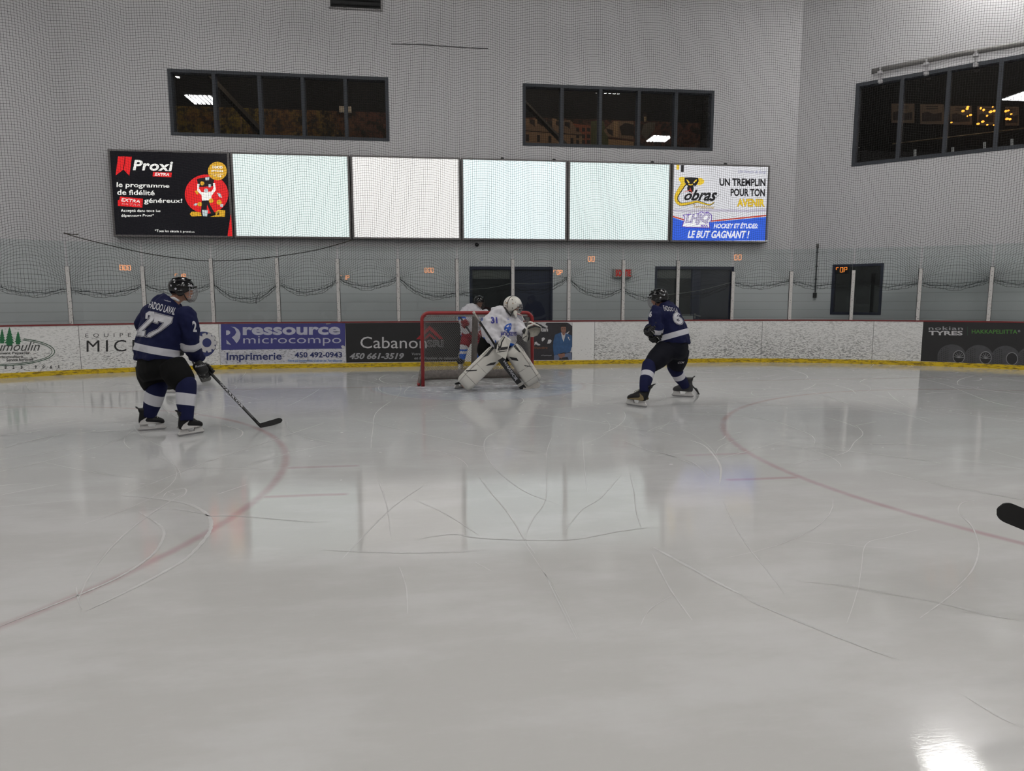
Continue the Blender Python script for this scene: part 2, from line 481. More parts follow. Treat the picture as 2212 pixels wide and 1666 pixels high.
hand = [
 (A1, S1, [(820,665),(1100,690),(1300,730),(1420,800),(1440,880),(1400,960),(1280,1090),(1100,1200),(850,1330),(600,1450)], .045),
 (A1, S1, [(830,780),(1000,762),(1200,760),(1380,790),(1440,808),(1600,805),(1900,830),(2212,855)], .018),
 (A1, S1, [(950,780),(1050,840),(1115,900),(1112,960),(1060,1050),(950,1140),(800,1230),(600,1320),(350,1420),(0,1560)], .03),
 (A1, S1, [(830,660),(1100,560),(1400,440),(1700,340),(2000,240),(2212,170)], .02),
 (A1, S1, [(0,665),(200,625),(400,590)], .012), (A1, S1, [(0,350),(300,270),(600,235),(940,225)], .03),
 (A1, S1, [(1430,185),(1560,195),(1650,225),(1640,265),(1550,300)], .03), (A1, S1, [(1110,680),(1150,640),(1260,620),(1265,655),(1210,690)], .02),
 (A1, S1, [(520,1290),(535,1380),(560,1440)], .012), (A1, S1, [(1480,660),(1690,590)], .02), (A1, S1, [(1130,640),(1190,660),(1110,680)], .012),
 (A2, S2, [(220,530),(300,560),(360,620),(400,690),(395,790)], .04), (A2, S2, [(1210,440),(1250,490),(1200,540),(1150,600),(1000,640),(830,670)], .02),
 (A2, S2, [(130,370),(460,378),(700,410),(900,480),(960,520),(955,560)], .018), (A2, S2, [(420,900),(480,1030),(560,1160),(680,1310),(780,1440)], .016),
 (A2, S2, [(1915,890),(1840,905),(1820,960),(1890,1030),(1930,1110),(1940,1200),(1900,1310),(1780,1440)], .02), (A2, S2, [(0,1170),(200,1280),(400,1390),(520,1450)], .05),
 (A2, S2, [(850,1130),(1200,1160),(1500,1180)], .006), (A2, S2, [(1220,1440),(1240,1300),(1270,1150),(1400,1110),(1600,1060)], .008),
 (A2, S2, [(0,590),(110,625),(230,660),(330,740)], .025), (A2, S2, [(0,625),(170,605)], .015), (A2, S2, [(10,470),(130,505)], .012),
 (A2, S2, [(190,95),(400,120),(560,135)], .02), (A2, S2, [(1590,160),(1750,200),(2000,295),(2212,340)], .02), (A2, S2, [(820,1370),(1100,1395),(1400,1440)], .008),
 (A3, S3, [(920,465),(1000,570),(1100,690),(1200,850),(1260,930)], .017), (A3, S3, [(320,480),(350,560),(380,670),(400,840)], .013),
 (A3, S3, [(610,515),(480,600),(380,680),(270,790),(110,960)], .012), (A3, S3, [(580,840),(770,815),(900,835),(1200,850),(1500,845),(1750,800),(1990,770)], .018),
 (A3, S3, [(1360,240),(1330,330),(1330,540),(1310,640),(1250,720),(1200,830)], .012), (A3, S3, [(1750,490),(1650,600),(1540,670),(1440,790)], .010),
 (A3, S3, [(1830,470),(1850,560),(1865,680),(1890,760)], .014), (A3, S3, [(400,20),(310,90),(290,200),(280,300)], .02), (A3, S3, [(200,130),(700,240),(1000,300),(1300,320)], .02),
 (A3, S3, [(1060,190),(970,240),(960,320),(1030,430),(1200,560),(1420,640)], .010), (A3, S3, [(560,620),(720,690),(940,830)], .008), (A3, S3, [(1310,1030),(1400,1220),(1510,1440)], .012),
 (A3, S3, [(450,1010),(490,1130),(500,1290)], .014), (A3, S3, [(1960,930),(2060,1130),(2200,1330)], .014), (A3, S3, [(1890,1360),(1950,1260),(2080,1180)], .007), (A3, S3, [(1190,860),(1380,1150),(1520,1440)], .006),
 (A3, S3, [(1780,250),(1930,310),(2070,345),(2212,400)], .018), (A3, S3, [(900,980),(1000,1035)], .008),
 ((1612,1266), 3.687, [(0,110),(400,280),(800,440),(1160,575)], .014), ((1612,1266), 3.687, [(730,0),(1100,60),(1500,130),(1900,230),(2212,280)], .008),
 ((1612,1266), 3.687, [(1720,0),(1560,130),(1380,260)], .010), ((1612,1266), 3.687, [(890,20),(850,160),(800,300)], .006), ((1612,1266), 3.687, [(1700,850),(2000,1040),(2212,1130)], .005),
]
mk = MB().mat(scuff)
for o, s, pts, w in hand:
    ribbon(mk, smooth_path(gpts(o, s, pts)), w*(0.5 if o != A2 else 0.4), 0.0014)
rnd = random.Random(11)
for k in range(330):
    x = rnd.uniform(-9, 10.5); y = -8.8 + 12.1*rnd.random()**0.55
    if y > 2.2 and abs(x) > 7: continue
    a = rnd.uniform(0, math.pi*2); ln = rnd.uniform(0.2, 2.4); cv = rnd.uniform(-1.2, 1.2)/max(ln, 0.6)
    P = []; p = Vector((x, y, 0)); n = 9
    for i in range(n):
        P.append(p.copy()); p = p + Vector((math.cos(a), math.sin(a), 0))*ln/n; a += cv*ln/n
    if any(pp.y > 3.3 for pp in P): continue
    ribbon(mk, P, rnd.choice((0.003, 0.004, 0.005, 0.007, 0.011))*(1.0 if P[0].y > -6.5 else 0.6), 0.0012)
for k in range(520):                                        # snow crumbs
    x = rnd.uniform(-8.5, 10); y = rnd.uniform(-6.5, 3.0)
    r = rnd.uniform(0.004, 0.013)
    if math.hypot(x, y) < 3 or rnd.random() < 0.55:
        mk.raw([(x+r*rnd.uniform(.6, 2.6)*math.cos(q_), y+r*math.sin(q_), 0.0015) for q_ in (0, 1.05, 2.1, 3.14, 4.2, 5.2)], [(0, 1, 2, 3, 4, 5)])
mk.build('skate_marks', floor)

# ------------------------------------------------------------------ walls
q = NB('painted_block')
pos = q.new('ShaderNodeNewGeometry').outputs['Position']
sz = q.new('ShaderNodeSeparateXYZ'); q.link(pos, sz.inputs[0]); Zs = sz.outputs[2]
fr = q.math('ABSOLUTE', q.math('SUBTRACT', q.math('FRACT', q.math('DIVIDE', q.math('SUBTRACT', Zs, 1.0205), 0.2005)), 0.5))
joint = q.math('MULTIPLY', q.ramp(fr, 0.455, 0.495), q.ramp(Zs, 2.75, 2.8, 1.0, 0.0))
big = q.noise(pos, 0.5, 2.0)
base = q.mix(big, (0.655, 0.645, 0.66, 1), (0.70, 0.69, 0.705, 1))
base = q.mix(q.math('MULTIPLY', joint, 0.5), base, (0.3, 0.3, 0.3, 1))
q.link(base, q.b.inputs['Base Color']); q.b.inputs['Roughness'].default_value = 0.75; q.b.inputs['Specular IOR Level'].default_value = 0.25
q.bump(q.math('ADD', q.math('MULTIPLY', joint, -1.0), q.math('MULTIPLY', q.noise(pos, 60.0), 0.15)), 0.4, 0.004)
BLOCK = q.m

def wall(name, org, dr, L, H, out, openings, m=None, th=0.2):
    """wall face from org along dr; out = direction away from the rink; openings (t0, t1, z0, z1)"""
    org, dr, out = Vector(org), Vector(dr).normalized(), Vector(out).normalized()
    ts = sorted({0.0, L} | {t for o in openings for t in o[:2]}); zs = sorted({0.0, H} | {z for o in openings for z in o[2:]})
    b = MB().mat(m or BLOCK)
    P = lambda t, z, d: org + dr*t + out*d + UP*z
    for i in range(len(ts)-1):
        for j in range(len(zs)-1):
            tm, zm = (ts[i]+ts[i+1])/2, (zs[j]+zs[j+1])/2
            if any(o[0] < tm < o[1] and o[2] < zm < o[3] for o in openings): continue
            for d in (0, th): b.face([P(ts[i], zs[j], d), P(ts[i+1], zs[j], d), P(ts[i+1], zs[j+1], d), P(ts[i], zs[j+1], d)])
    for t0, t1, z0, z1 in openings:
        for a, c in (((t0, z0), (t1, z0)), ((t1, z0), (t1, z1)), ((t1, z1), (t0, z1)), ((t0, z1), (t0, z0))):
            b.face([P(*a, 0), P(*c, 0), P(*c, th), P(*a, th)])
    return structure(b.build(name, origin=org))

S2 = math.sqrt(0.5)
YW = 4.9
WX0, WX1 = -8.53, 8.4
HT = 10.6
W1 = (-6.417, -1.626, 5.118, 6.533); W2 = (1.486, 6.205, 5.105, 6.518)
D1 = (0.197, 2.229, 0.0, 2.272); D2 = (4.816, 6.876, 0.0, 2.296)
wall('wall_back', (WX0, YW, 0), (1, 0, 0), WX1-WX0, HT, (0, 1, 0), [(w[0]-WX0, w[1]-WX0, w[2], w[3]) for w in (W1, W2, D1, D2)])
RDIR, ROUT, RORG = Vector((S2, -S2, 0)), Vector((S2, S2, 0)), Vector((WX1, YW, 0))
W3 = (1.288, 6.05, 4.625, 6.53); W4 = (0.995, 2.122, 1.10, 2.324)
wall('wall_right', RORG, RDIR, 9.5, HT, ROUT, [W3, W4])
LDIR = Vector((-S2, -S2, 0))
wall('wall_left', (WX0, YW, 0), LDIR, 9.5, HT, (-S2, S2, 0), [])
grey_wall = mat('far_wall_paint', (0.36, 0.36, 0.36), 0.8)
wall('wall_side_east', RORG+RDIR*9.5, (0, -1, 0), 42, HT, (1, 0, 0), [], grey_wall)
wall('wall_side_west', Vector((WX0, YW, 0))+LDIR*9.5, (0, -1, 0), 42, HT, (-1, 0, 0), [], grey_wall)
wall('wall_far', (-16, -44, 0), (1, 0, 0), 32, HT, (0, -1, 0), [], grey_wall)
q = NB('foil_ceiling')
tc = q.new('ShaderNodeTexCoord').outputs['Object']
wv = q.noise(q.mapping(tc, (0.35, 5.0, 1)), 1.6, 4.0, 0.6)
q.link(q.mix(wv, (0.015, 0.015, 0.018, 1), (0.05, 0.05, 0.055, 1)), q.b.inputs['Base Color'])
q.b.inputs['Roughness'].default_value = 0.4; q.bump(wv, 0.9, 0.15)
b = MB().mat(q.m); b.box(-18, -45, HT, 18, 12, HT+0.2)
structure(b.build('ceiling', origin=(0, 0, HT)))

# ------------------------------------------------------------------ upper windows
FRAME = mat('window_frame_paint', srgb(46, 51, 60), 0.5)
PANE = glass_mat('window_glass', (0.80, 0.82, 0.84, 1), 1.0, 1.55)
def window(name, org, dr, out, t0, t1, z0, z1, cuts, fw=0.07, rec=0.13):
    org, dr, out = Vector(org), Vector(dr).normalized(), Vector(out).normalized()
    P = lambda t, z, d: org + dr*t + out*d + UP*z
    root = bpy.data.objects.new(name, None); root.location = P((t0+t1)/2, z0, 0); COL.objects.link(root); root['kind'] = 'structure'
    def bx(b, a, c, zz0, zz1, d0, d1):
        b.obox(P((a+c)/2, (zz0+zz1)/2, (d0+d1)/2), dr*((c-a)/2), out*((d1-d0)/2), UP*((zz1-zz0)/2))
    b = MB().mat(FRAME)
    for zz in (z0, z1-fw): bx(b, t0, t1, zz, zz+fw, -0.012, 0.19)
    for tt in (t0, t1-fw): bx(b, tt, tt+fw, z0+fw, z1-fw, -0.012, 0.19)
    b.build('frame', root)
    for c in cuts:
        b = MB().mat(FRAME); bx(b, c-0.038, c+0.038, z0+fw, z1-fw, -0.008, 0.17); b.build('mullion', root)
    ed = [t0+fw] + list(cuts) + [t1-fw]
    for a, c in zip(ed[:-1], ed[1:]):
        a2 = a if a == t0+fw else a+0.038; c2 = c if c == t1-fw else c-0.038
        b = MB().mat(PANE); bx(b, a2, c2, z0+fw, z1-fw, rec, rec+0.006); b.build('pane', root)
    return root
def wx(px, py): return on_plane(px, py, (0, YW, 0), (0, 1, 0)).x
def wt(px, py): return (on_plane(px, py, RORG, ROUT)-RORG).dot(RDIR)
window('window_1', (0, YW, 0), (1, 0, 0), (0, 1, 0), *W1, [wx(464, 225), wx(562, 225), wx(655, 230), wx(747, 235)])
window('window_2', (0, YW, 0), (1, 0, 0), (0, 1, 0), *W2, [wx(1214, 250), wx(1297, 250), wx(1380, 255), wx(1460, 260)])
window('window_3', RORG, RDIR, ROUT, *W3, [wt(1944, 255), wt(2045, 235), wt(2157, 220), wt(2157, 220)+1.1], 0.08)

# rooms behind the upper windows
dark = mat('dark_room', (0.012, 0.012, 0.014), 0.9)
YM = 8.9
b = MB().mat(dark)
b.box(-9.5, YM, 3.6, 10.2, YM+0.1, 9.4); b.box(-9.5, 5.12, 4.3, 10.2, YM, 4.4); b.box(-9.5, 5.12, 9.3, 10.2, YM, 9.4)
b.box(-9.6, 5.12, 4.3, -9.5, YM, 9.4); b.box(7.6, 5.12, 4.3, 7.7, YM, 9.4)
structure(b.build('wall_lounge', origin=(0, YM, 3.6)))
q = NB('autumn_trees')
pos = q.new('ShaderNodeNewGeometry').outputs['Position']
n1 = q.noise(pos, 1.1, 2.0); n2 = q.noise(pos, 5.0, 6.0, 0.75); n3 = q.noise(q.mapping(pos, (1, 1, 0.8)), 14.0, 5.0, 0.7)
sp = q.new('ShaderNodeSeparateXYZ'); q.link(pos, sp.inputs[0])
c = q.mix(q.ramp(n1, 0.40, 0.60), (0.20, 0.095, 0.028, 1), (0.24, 0.17, 0.03, 1))
c = q.mix(q.ramp(sp.outputs[0], -4.5, -2.2), c, (0.12, 0.045, 0.030, 1))
c = q.mix(q.ramp(n2, 0.42, 0.60), c, (0.012, 0.010, 0.006, 1))
c = q.mix(q.math('MULTIPLY', q.ramp(n3, 0.5, 0.62), 0.7), c, (0.01, 0.008, 0.006, 1))
q.link(c, q.b.inputs['Base Color']); q.b.inputs['Roughness'].default_value = 0.7
TREES = q.m
mu = thing('wall_mural', 'long wall mural of autumn trees and old stone houses behind the two upper windows', 'mural', (0, YM-0.02, 4.5))
zt = on_plane(600, 236, (0, YM-0.02, 0), (0, 1, 0)).z
b = MB().mat(TREES); b.box(-9.2, YM-0.03, 4.5, 7.5, YM-0.002, zt); b.build('painted_panel', mu)
pr = Print(plane_fn((0, YM-0.03, 0), (0, -1, 0)))
MP = lambda pts: [(1110+x/4.916, 160+y/4.916) for x, y in pts]
stone = mat('mural_stone', (0.26, 0.16, 0.10), 0.7, var=0.3, scale=6); roofc = mat('mural_roof', (0.20, 0.125, 0.085), 0.7, var=0.25, scale=8)
brick = mat('mural_brick', (0.24, 0.07, 0.04), 0.7, var=0.2); tan = mat('mural_tan', (0.32, 0.2, 0.11), 0.7, var=0.15); ink = mat('mural_dark', (0.02, 0.014, 0.012), 0.7)
gst = mat('mural_grey', (0.10, 0.085, 0.075), 0.7, var=0.5, scale=10); grn = mat('mural_green', (0.07, 0.075, 0.03), 0.7, var=0.6, scale=9)
pr.poly(MP([(115,600),(740,650),(740,785),(115,780)]), stone); pr.poly(MP([(115,545),(165,500),(600,490),(740,655),(115,600)]), roofc)
for x in (120, 205, 410): pr.poly(MP([(x,472),(x+45,476),(x+45,548),(x,545)]), stone)
for x, y in ((167,484),(250,486),(352,492),(445,500),(540,510)): pr.poly(MP([(x,y),(x+55,y+4),(x+55,y+74),(x+25,y+50),(x,y+40)]), ink)
pr.poly(MP([(115,598),(740,646),(740,656),(115,608)]), ink)
for x, y in ((128,640),(245,648),(365,655),(600,678)): pr.poly(MP([(x,y),(x+32,y+2),(x+32,y+76),(x,y+74)]), ink)
pr.poly(MP([(620,525),(822,552),(815,785),(740,785),(740,655)]), brick)
for x in (660, 722, 775):
    for y in (570, 640, 700): pr.poly(MP([(x,y),(x+34,y+4),(x+34,y+44),(x,y+40)]), ink)
pr.poly(MP([(815,500),(950,500),(1000,680),(1000,785),(815,785)]), grn)
pr.poly(MP([(950,600),(1060,500),(1272,505),(1272,700),(1000,672)]), roofc); pr.poly(MP([(1055,500),(1105,500),(1105,672),(1055,668)]), tan)
pr.poly(MP([(975,575),(1048,600),(1048,660),(1000,630)]), ink); pr.poly(MP([(1120,560),(1180,520),(1272,540),(1272,660),(1140,650)]), ink)
pr.poly(MP([(1000,690),(1272,720),(1272,790),(1000,790)]), tan); pr.poly(MP([(1352,640),(1372,540),(1430,515),(1500,515),(1490,600),(1400,690)]), gst)
pr.poly(MP([(1386,405),(1398,405),(1415,440),(1410,520),(1375,520),(1368,440)]), ink); pr.poly(MP([(1378,455),(1405,455),(1402,508),(1380,508)]), mat('mural_lantern_glass', (0.3, 0.22, 0.14), 0.6))
NP = lambda pts: [(350+x/4.337, 130+y/4.337) for x, y in pts]
pr.poly(NP([(738,545),(746,545),(746,705),(738,705)]), tan); pr.poly(circle2(350+740/4.337, 130+540/4.337, 2.4, n=10), tan)
pr.build('print', mu)
def beam(a, c, yb, w, lab):
    o = MB().mat(mat('brace_steel', (0.035, 0.03, 0.027), 0.6)); P0 = on_plane(*a, (0, yb, 0), (0, 1, 0)); P1 = on_plane(*c, (0, yb, 0), (0, 1, 0))
    d = (P1-P0); P0 = P0 - d*0.5; P1 = P1 + d*0.1
    o.tube([P0, P1], w, 4, side=(0, 1, 0)); tag(o.build('roof_brace'), lab, 'steel beam')
beam((474, 190), (557, 278), 7.0, 0.09, 'diagonal dark steel brace behind the upper window nearest the black advertisement')
beam((1134, 223), (1222, 314), 7.0, 0.07, 'diagonal dark steel brace crossing the old house mural behind the middle window')
wl_ = MB().mat(mat('sconce_shade', (0.5, 0.42, 0.33), 0.6, emit=0.12))
for x0, x1 in ((733, 759),):
    p0 = on_plane(x0, 230, (0, YM-0.1, 0), (0, 1, 0)); p1 = on_plane(x1, 243, (0, YM-0.1, 0), (0, 1, 0)); wl_.box(p0.x, YM-0.14, p1.z, p1.x, YM-0.04, p0.z)
tag(wl_.build('wall_sconce'), 'pale slatted wall lamp above the trees mural in the left upper window', 'wall lamp')

# lounge behind the angled window
o2 = RORG + ROUT*5.0
b = MB().mat(dark)
for d0, d1, z0, z1, t0, t1 in ((5.0, 5.1, 3.6, 9.4, -4.0, 12.0), (0.25, 5.0, 4.0, 4.1, -4.0, 12.0), (0.25, 5.0, 9.0, 9.1, -4.0, 12.0)):
    b.obox(RORG + RDIR*((t0+t1)/2) + ROUT*((d0+d1)/2) + UP*((z0+z1)/2), RDIR*((t1-t0)/2), ROUT*((d1-d0)/2), UP*((z1-z0)/2))
structure(b.build('wall_gallery', origin=o2))
V3 = lambda x, y: (1820+x/5.207, 60+y/5.207)
fn3 = plane_fn(o2-ROUT*0.01, -ROUT)
paper = mat('poster_paper', (0.20, 0.15, 0.125), 0.7); pink = mat('poster_print', (0.05, 0.04, 0.045), 0.7, var=0.8, scale=14)
for k, (x0, y0, x1, y1) in enumerate(((550,855,810,1072),(875,860,1140,1086),(1212,880,1455,1092),(1515,885,1715,1098),(1830,890,1985,1102))):
    pr = Print(fn3); r = thing('wall_poster', ['leftmost','second','third','fourth','fifth'][k] + ' of the dim framed posters seen through the angled upper window', 'poster', fn3(*V3((x0+x1)/2, y1), 0), 'posters in the upper gallery')
    pr.poly([V3(x0,y0),V3(x1,y0),V3(x1,y1),V3(x0,y1)], paper, 0.012); pr.build('sheet', r)
    pr = Print(fn3); h = y1-y0; w = x1-x0
    pr.poly([V3(x0+.08*w,y0+.45*h),V3(x0+.3*w,y0+.38*h),V3(x0+.6*w,y0+.5*h),V3(x0+.92*w,y0+.42*h),V3(x0+.9*w,y0+.84*h),V3(x0+.08*w,y0+.86*h)], pink, 0.016)
    for yy in (.1, .2): pr.poly([V3(x0+.25*w,y0+yy*h),V3(x0+.75*w,y0+yy*h),V3(x0+.75*w,y0+(yy+.05)*h),V3(x0+.25*w,y0+(yy+.05)*h)], pink, 0.016)
    pr.build('print', r)
amber = mat('amber_bulb', (1.0, 0.36, 0.04), emit=4.0, var=0.0)
fn4 = plane_fn(o2-ROUT*0.6, -ROUT)
for k, (x, y) in enumerate(((1410,890),(1403,910),(1355,937),(1405,993),(1440,983),(1225,1065),(1555,905),(1588,925),(1690,890),(1665,945),(1708,935),(1625,990),(1525,1080),(1578,1055),(1628,1092),(1705,1094),(1838,938),(1868,930),(1898,972),(1850,1025),(1885,1030))):
    c = fn4(*V3(x, y), 0); r = rnd.uniform(0.018, 0.034)
    b = MB().mat(amber); b.ball(c, RDIR*r*rnd.uniform(.8, 1.5), ROUT*r, UP*r, 8, 6)
    b.mat(dark); b.tube([c+UP*r*0.8, c+UP*(r+0.05)], 0.006, 5)
    tag(b.build('amber_bulb', smooth=True), 'tiny glowing amber bulb in front of the gallery posters behind the angled window', 'bulb', 'amber bulbs in the upper gallery')
b = MB().mat(mat('rail_wood', (0.22, 0.17, 0.11), 0.5))
b.tube([fn4(*V3(560, 1308), 0), fn4(*V3(2300, 1105), 0)], 0.022, 6)
tag(b.build('hand_rail'), 'thin tan rail running across the dark gallery behind the angled window', 'rail')
for k, (x, y) in enumerate(((815,1410),(1240,1385),(1597,1328),(1905,1292))):
    b = MB().mat(mat('pale_lantern', (0.5, 0.5, 0.48), 0.5, emit=0.25))
    for j in range(3): c = fn4(*V3(x, y-28+28*j), 0); b.obox(c, RDIR*0.03, ROUT*0.03, UP*0.026)
    b.mat(dark); b.tube([fn4(*V3(x, y-40), 0), fn4(*V3(x, y+40), 0)], 0.008, 5)
    tag(b.build('gallery_lantern'), ['leftmost','second','third','fourth'][k] + ' of the small pale three part lanterns low behind the angled window', 'lantern', 'lanterns low in the upper gallery')

# ------------------------------------------------------------------ pipe above the angled window
pipe = thing('wall_pipe', 'grey pipe with white hanger clamps running above the angled upper window', 'pipe', on_plane(1893, 152, RORG-ROUT*0.15, ROUT))
gp = mat('grey_pipe', srgb(128, 126, 124), 0.5); wh = mat('white_clamp', srgb(205, 203, 205), 0.5)
pf = lambda x, y, d=0.14: on_plane(*V3(x, y), RORG-ROUT*d, ROUT)
b = MB().mat(gp); b.tube([pf(330, 492), pf(800, 395), pf(1300, 300), pf(2041, 176), pf(2600, 84)], 0.055, 10); b.build('pipe_run', pipe, True)
for x, y0, y1 in ((425, 448, 625), (942, 352, 535), (1498, 252, 440)):
    b = MB().mat(wh); b.tube([pf(x, y0, 0.20), pf(x, y1, 0.06)], 0.022, 6)
    b.obox(pf(x, y0+60, 0.15), RDIR*0.05, ROUT*0.07, UP*0.025); b.obox(pf(x, y1-20, 0.05), RDIR*0.045, ROUT*0.05, UP*0.03); b.build('clamp', pipe)

# ------------------------------------------------------------------ vent, doors, low window, small wall fixtures
b = MB().mat(mat('vent_black', (0.008, 0.008, 0.009), 0.6)); v0 = (-2.863, 7.98, -1.75, 9.0)
b.box(v0[0], YW-0.03, v0[1], v0[2], YW-0.001, v0[3])
for k in range(9): b.obox(((v0[0]+v0[2])/2, YW-0.05, v0[1]+0.06+k*0.11), ((v0[2]-v0[0])/2-0.02, 0, 0), (0, 0.02, 0.014), (0, 0.002, -0.003))
b.mat(mat('vent_trim', srgb(150, 148, 148), 0.5)); b.box(v0[0]-0.03, YW-0.05, v0[1]-0.03, v0[2]+0.03, YW-0.002, v0[1]); b.box(v0[2], YW-0.05, v0[1], v0[2]+0.03, YW-0.002, v0[3])
tag(b.build('wall_vent'), 'black louvred vent opening high on the end wall, cut by the top of the picture', 'vent')

NAVY = mat('navy_door_paint', srgb(28, 33, 58), 0.45, var=0.06); DGLASS = mat('dark_door_glass', (0.018, 0.02, 0.022), 0.12, var=0.5, scale=2.0)
GREYB = mat('transom_reflection', srgb(78, 80, 78), 0.5); STEEL = mat('brushed_steel', srgb(150, 150, 150), 0.3, 0.8)
def door(name, x0, x1, z1, split, lefts, right_solid):
    r = bpy.data.objects.new(name, None); r.location = ((x0+x1)/2, YW, 0); COL.objects.link(r); r['kind'] = 'structure'
    b = MB().mat(NAVY); b.box(x0, YW-0.01, 0, x0+0.055, YW+0.15, z1); b.box(x1-0.055, YW-0.01, 0, x1, YW+0.15, z1); b.box(x0+.055, YW-0.01, z1-0.07, x1-.055, YW+0.15, z1); b.box(split-0.04, YW-0.005, 0, split+0.04, YW+0.15, z1-.07); b.build('door_frame', r)
    b = MB().mat(NAVY); b.box(x0+.055, YW+0.05, 0, split-.04, YW+0.1, z1-.07)
    b.mat(DGLASS); b.box(x0+.075, YW+0.035, 0.2, split-.06, YW+0.05, z1-.30)
    b.mat(GREYB); b.box(x0+.075, YW+0.035, z1-.29, split-.06, YW+0.05, z1-.09); b.build('door_leaf', r)  # grey strip carries the transom's reflection in its colour
    b = MB().mat(NAVY); b.box(split+.04, YW+0.05, 0, x1-.055, YW+0.1, z1-.07)
    if not right_solid:
        b.mat(mat('navy_glass', (0.016, 0.018, 0.032), 0.12, var=0.4, scale=2)); b.box(split+.2, YW+.04, .2, x1-.1, YW+.05, z1-.1)
    b.build('door_leaf', r)
    return r
door('door_1', D1[0], D1[1], D1[3], wx(1107, 620), 1, True)
d2 = door('door_2', D2[0], D2[1], D2[3], wx(1498, 620), 1, False)
hp = on_plane(1503, 683, (0, YW, 0), (0, 1, 0)); b = MB().mat(STEEL); b.tube([hp+Vector((-.02, .03, .02)), hp+Vector((-.02, -.05, .02)), hp+Vector((.10, -.05, -.005))], 0.015, 7); b.obox(hp+Vector((-.02, .03, 0)), (.025, 0, 0), (0, .01, 0), (0, 0, .06)); b.build('door_handle', d2)
p0 = on_plane(1472, 682, (0, YW, 0), (0, 1, 0)); b = MB().mat(mat('white_board', srgb(165, 167, 166), 0.6)); b.box(p0.x, YW-.06, 0.95, p0.x+.28, YW+.02, p0.z)
for k in range(3): b.box(p0.x-.004, YW-.066, 1.0+k*.05, p0.x+.284, YW-.06, 1.006+k*.05)
b.mat(STEEL); b.box(p0.x+.06, YW-.05, 0.0, p0.x+.22, YW+.01, .95)
tag(b.build('white_box'), 'small white ribbed box at the foot of the right hand navy door', 'box')

window('window_4', RORG, RDIR, ROUT, *W4, [], 0.06, 0.06)
for o in bpy.data.objects:
    if o.name == 'window_4':
        for ch in o.children:
            if ch.name.startswith('frame'): ch.data.materials[0] = NAVY
b = MB().mat(dark); b.obox(RORG+RDIR*1.56+ROUT*1.6+UP*1.5, RDIR*1.6, ROUT*0.05, UP*1.4)
for k, (t, z, w, h) in enumerate(((1.2, 1.35, .1, .2), (1.8, 1.5, .16, .34), (2.0, 1.3, .12, .2), (1.45, 1.25, .2, .1))):
    b.mat(mat('dim_shelf_%d' % k, ((.02, .02, .025), (.05, .05, .05), (.035, .02, .022), (.03, .028, .03))[k], .6)); b.obox(RORG+RDIR*t+ROUT*1.3+UP*z, RDIR*w, ROUT*.1, UP*h)
structure(b.build('wall_office', origin=RORG+ROUT*1.6))

co = thing('electrical_conduit', 'dark conduit running down the wall to a black socket box beside the low window', 'conduit', on_plane(1760, 640, RORG-ROUT*.03, ROUT))
cf = lambda x, y: on_plane(x, y, RORG-ROUT*.03, ROUT)
b = MB().mat(mat('conduit_grey', srgb(70, 70, 74), 0.5)); b.tube([cf(1766, 528), cf(1763.5, 580), cf(1761, 632)], 0.016, 8)
for y in (545, 575, 603): b.obox(cf(1766-(y-528)*.048, y), RDIR*.03, ROUT*.012, UP*.012)
b.mat(mat('conduit_head', srgb(110, 108, 106), .5)); b.obox(cf(1766.3, 531), RDIR*.026, ROUT*.02, UP*.05); b.build('pipe', co, True)
b = MB().mat(mat('socket_black', (0.012, 0.012, 0.013), 0.5)); b.obox(cf(1760, 638), RDIR*.04, ROUT*.03, UP*.06)
b.mat(mat('socket_face', (0.05, 0.05, 0.05), 0.4))
for dz in (-.025, .025): b.obox(cf(1760, 638)-ROUT*.031+UP*dz, RDIR*.015, ROUT*.003, UP*.012)
b.build('socket_box', co)

dm = on_plane(1030, 529, (0, YW-.06, 0), (0, 1, 0)); b = MB().mat(mat('camera_dome', (0.006, 0.006, 0.007), 0.15)); b.ball(dm, (.05, 0, 0), (0, .05, 0), (0, 0, .045)); b.tube([dm, dm+Vector((0, .06, 0))], .035, 12)
tag(b.build('dome_camera', smooth=True), 'small black dome camera on the wall below the lit white panels', 'camera')

ex = thing('exit_sign', 'white exit sign with red capital letters on the end wall above the glass', 'sign', on_plane(1346, 600, (0, YW-.1, 0), (0, 1, 0)))
b = MB().mat(mat('sign_white', srgb(170, 165, 162), .6)); e0 = on_plane(1325.5, 581, (0, YW-.1, 0), (0, 1, 0)); e1 = on_plane(1365.5, 599.5, (0, YW-.1, 0), (0, 1, 0)); b.box(e0.x, YW-.1, e1.z, e1.x, YW-.005, e0.z); b.build('sign_box', ex)
pr = Print(plane_fn((0, YW-.1, 0), (0, -1, 0))); pr.text('SORTIE', 1330, 582.5, 1362.5, 597.5, mat('sign_red', (0.6, 0.02, 0.015), .5, emit=0.25), bold=0.05); pr.build('sign_letters', ex)
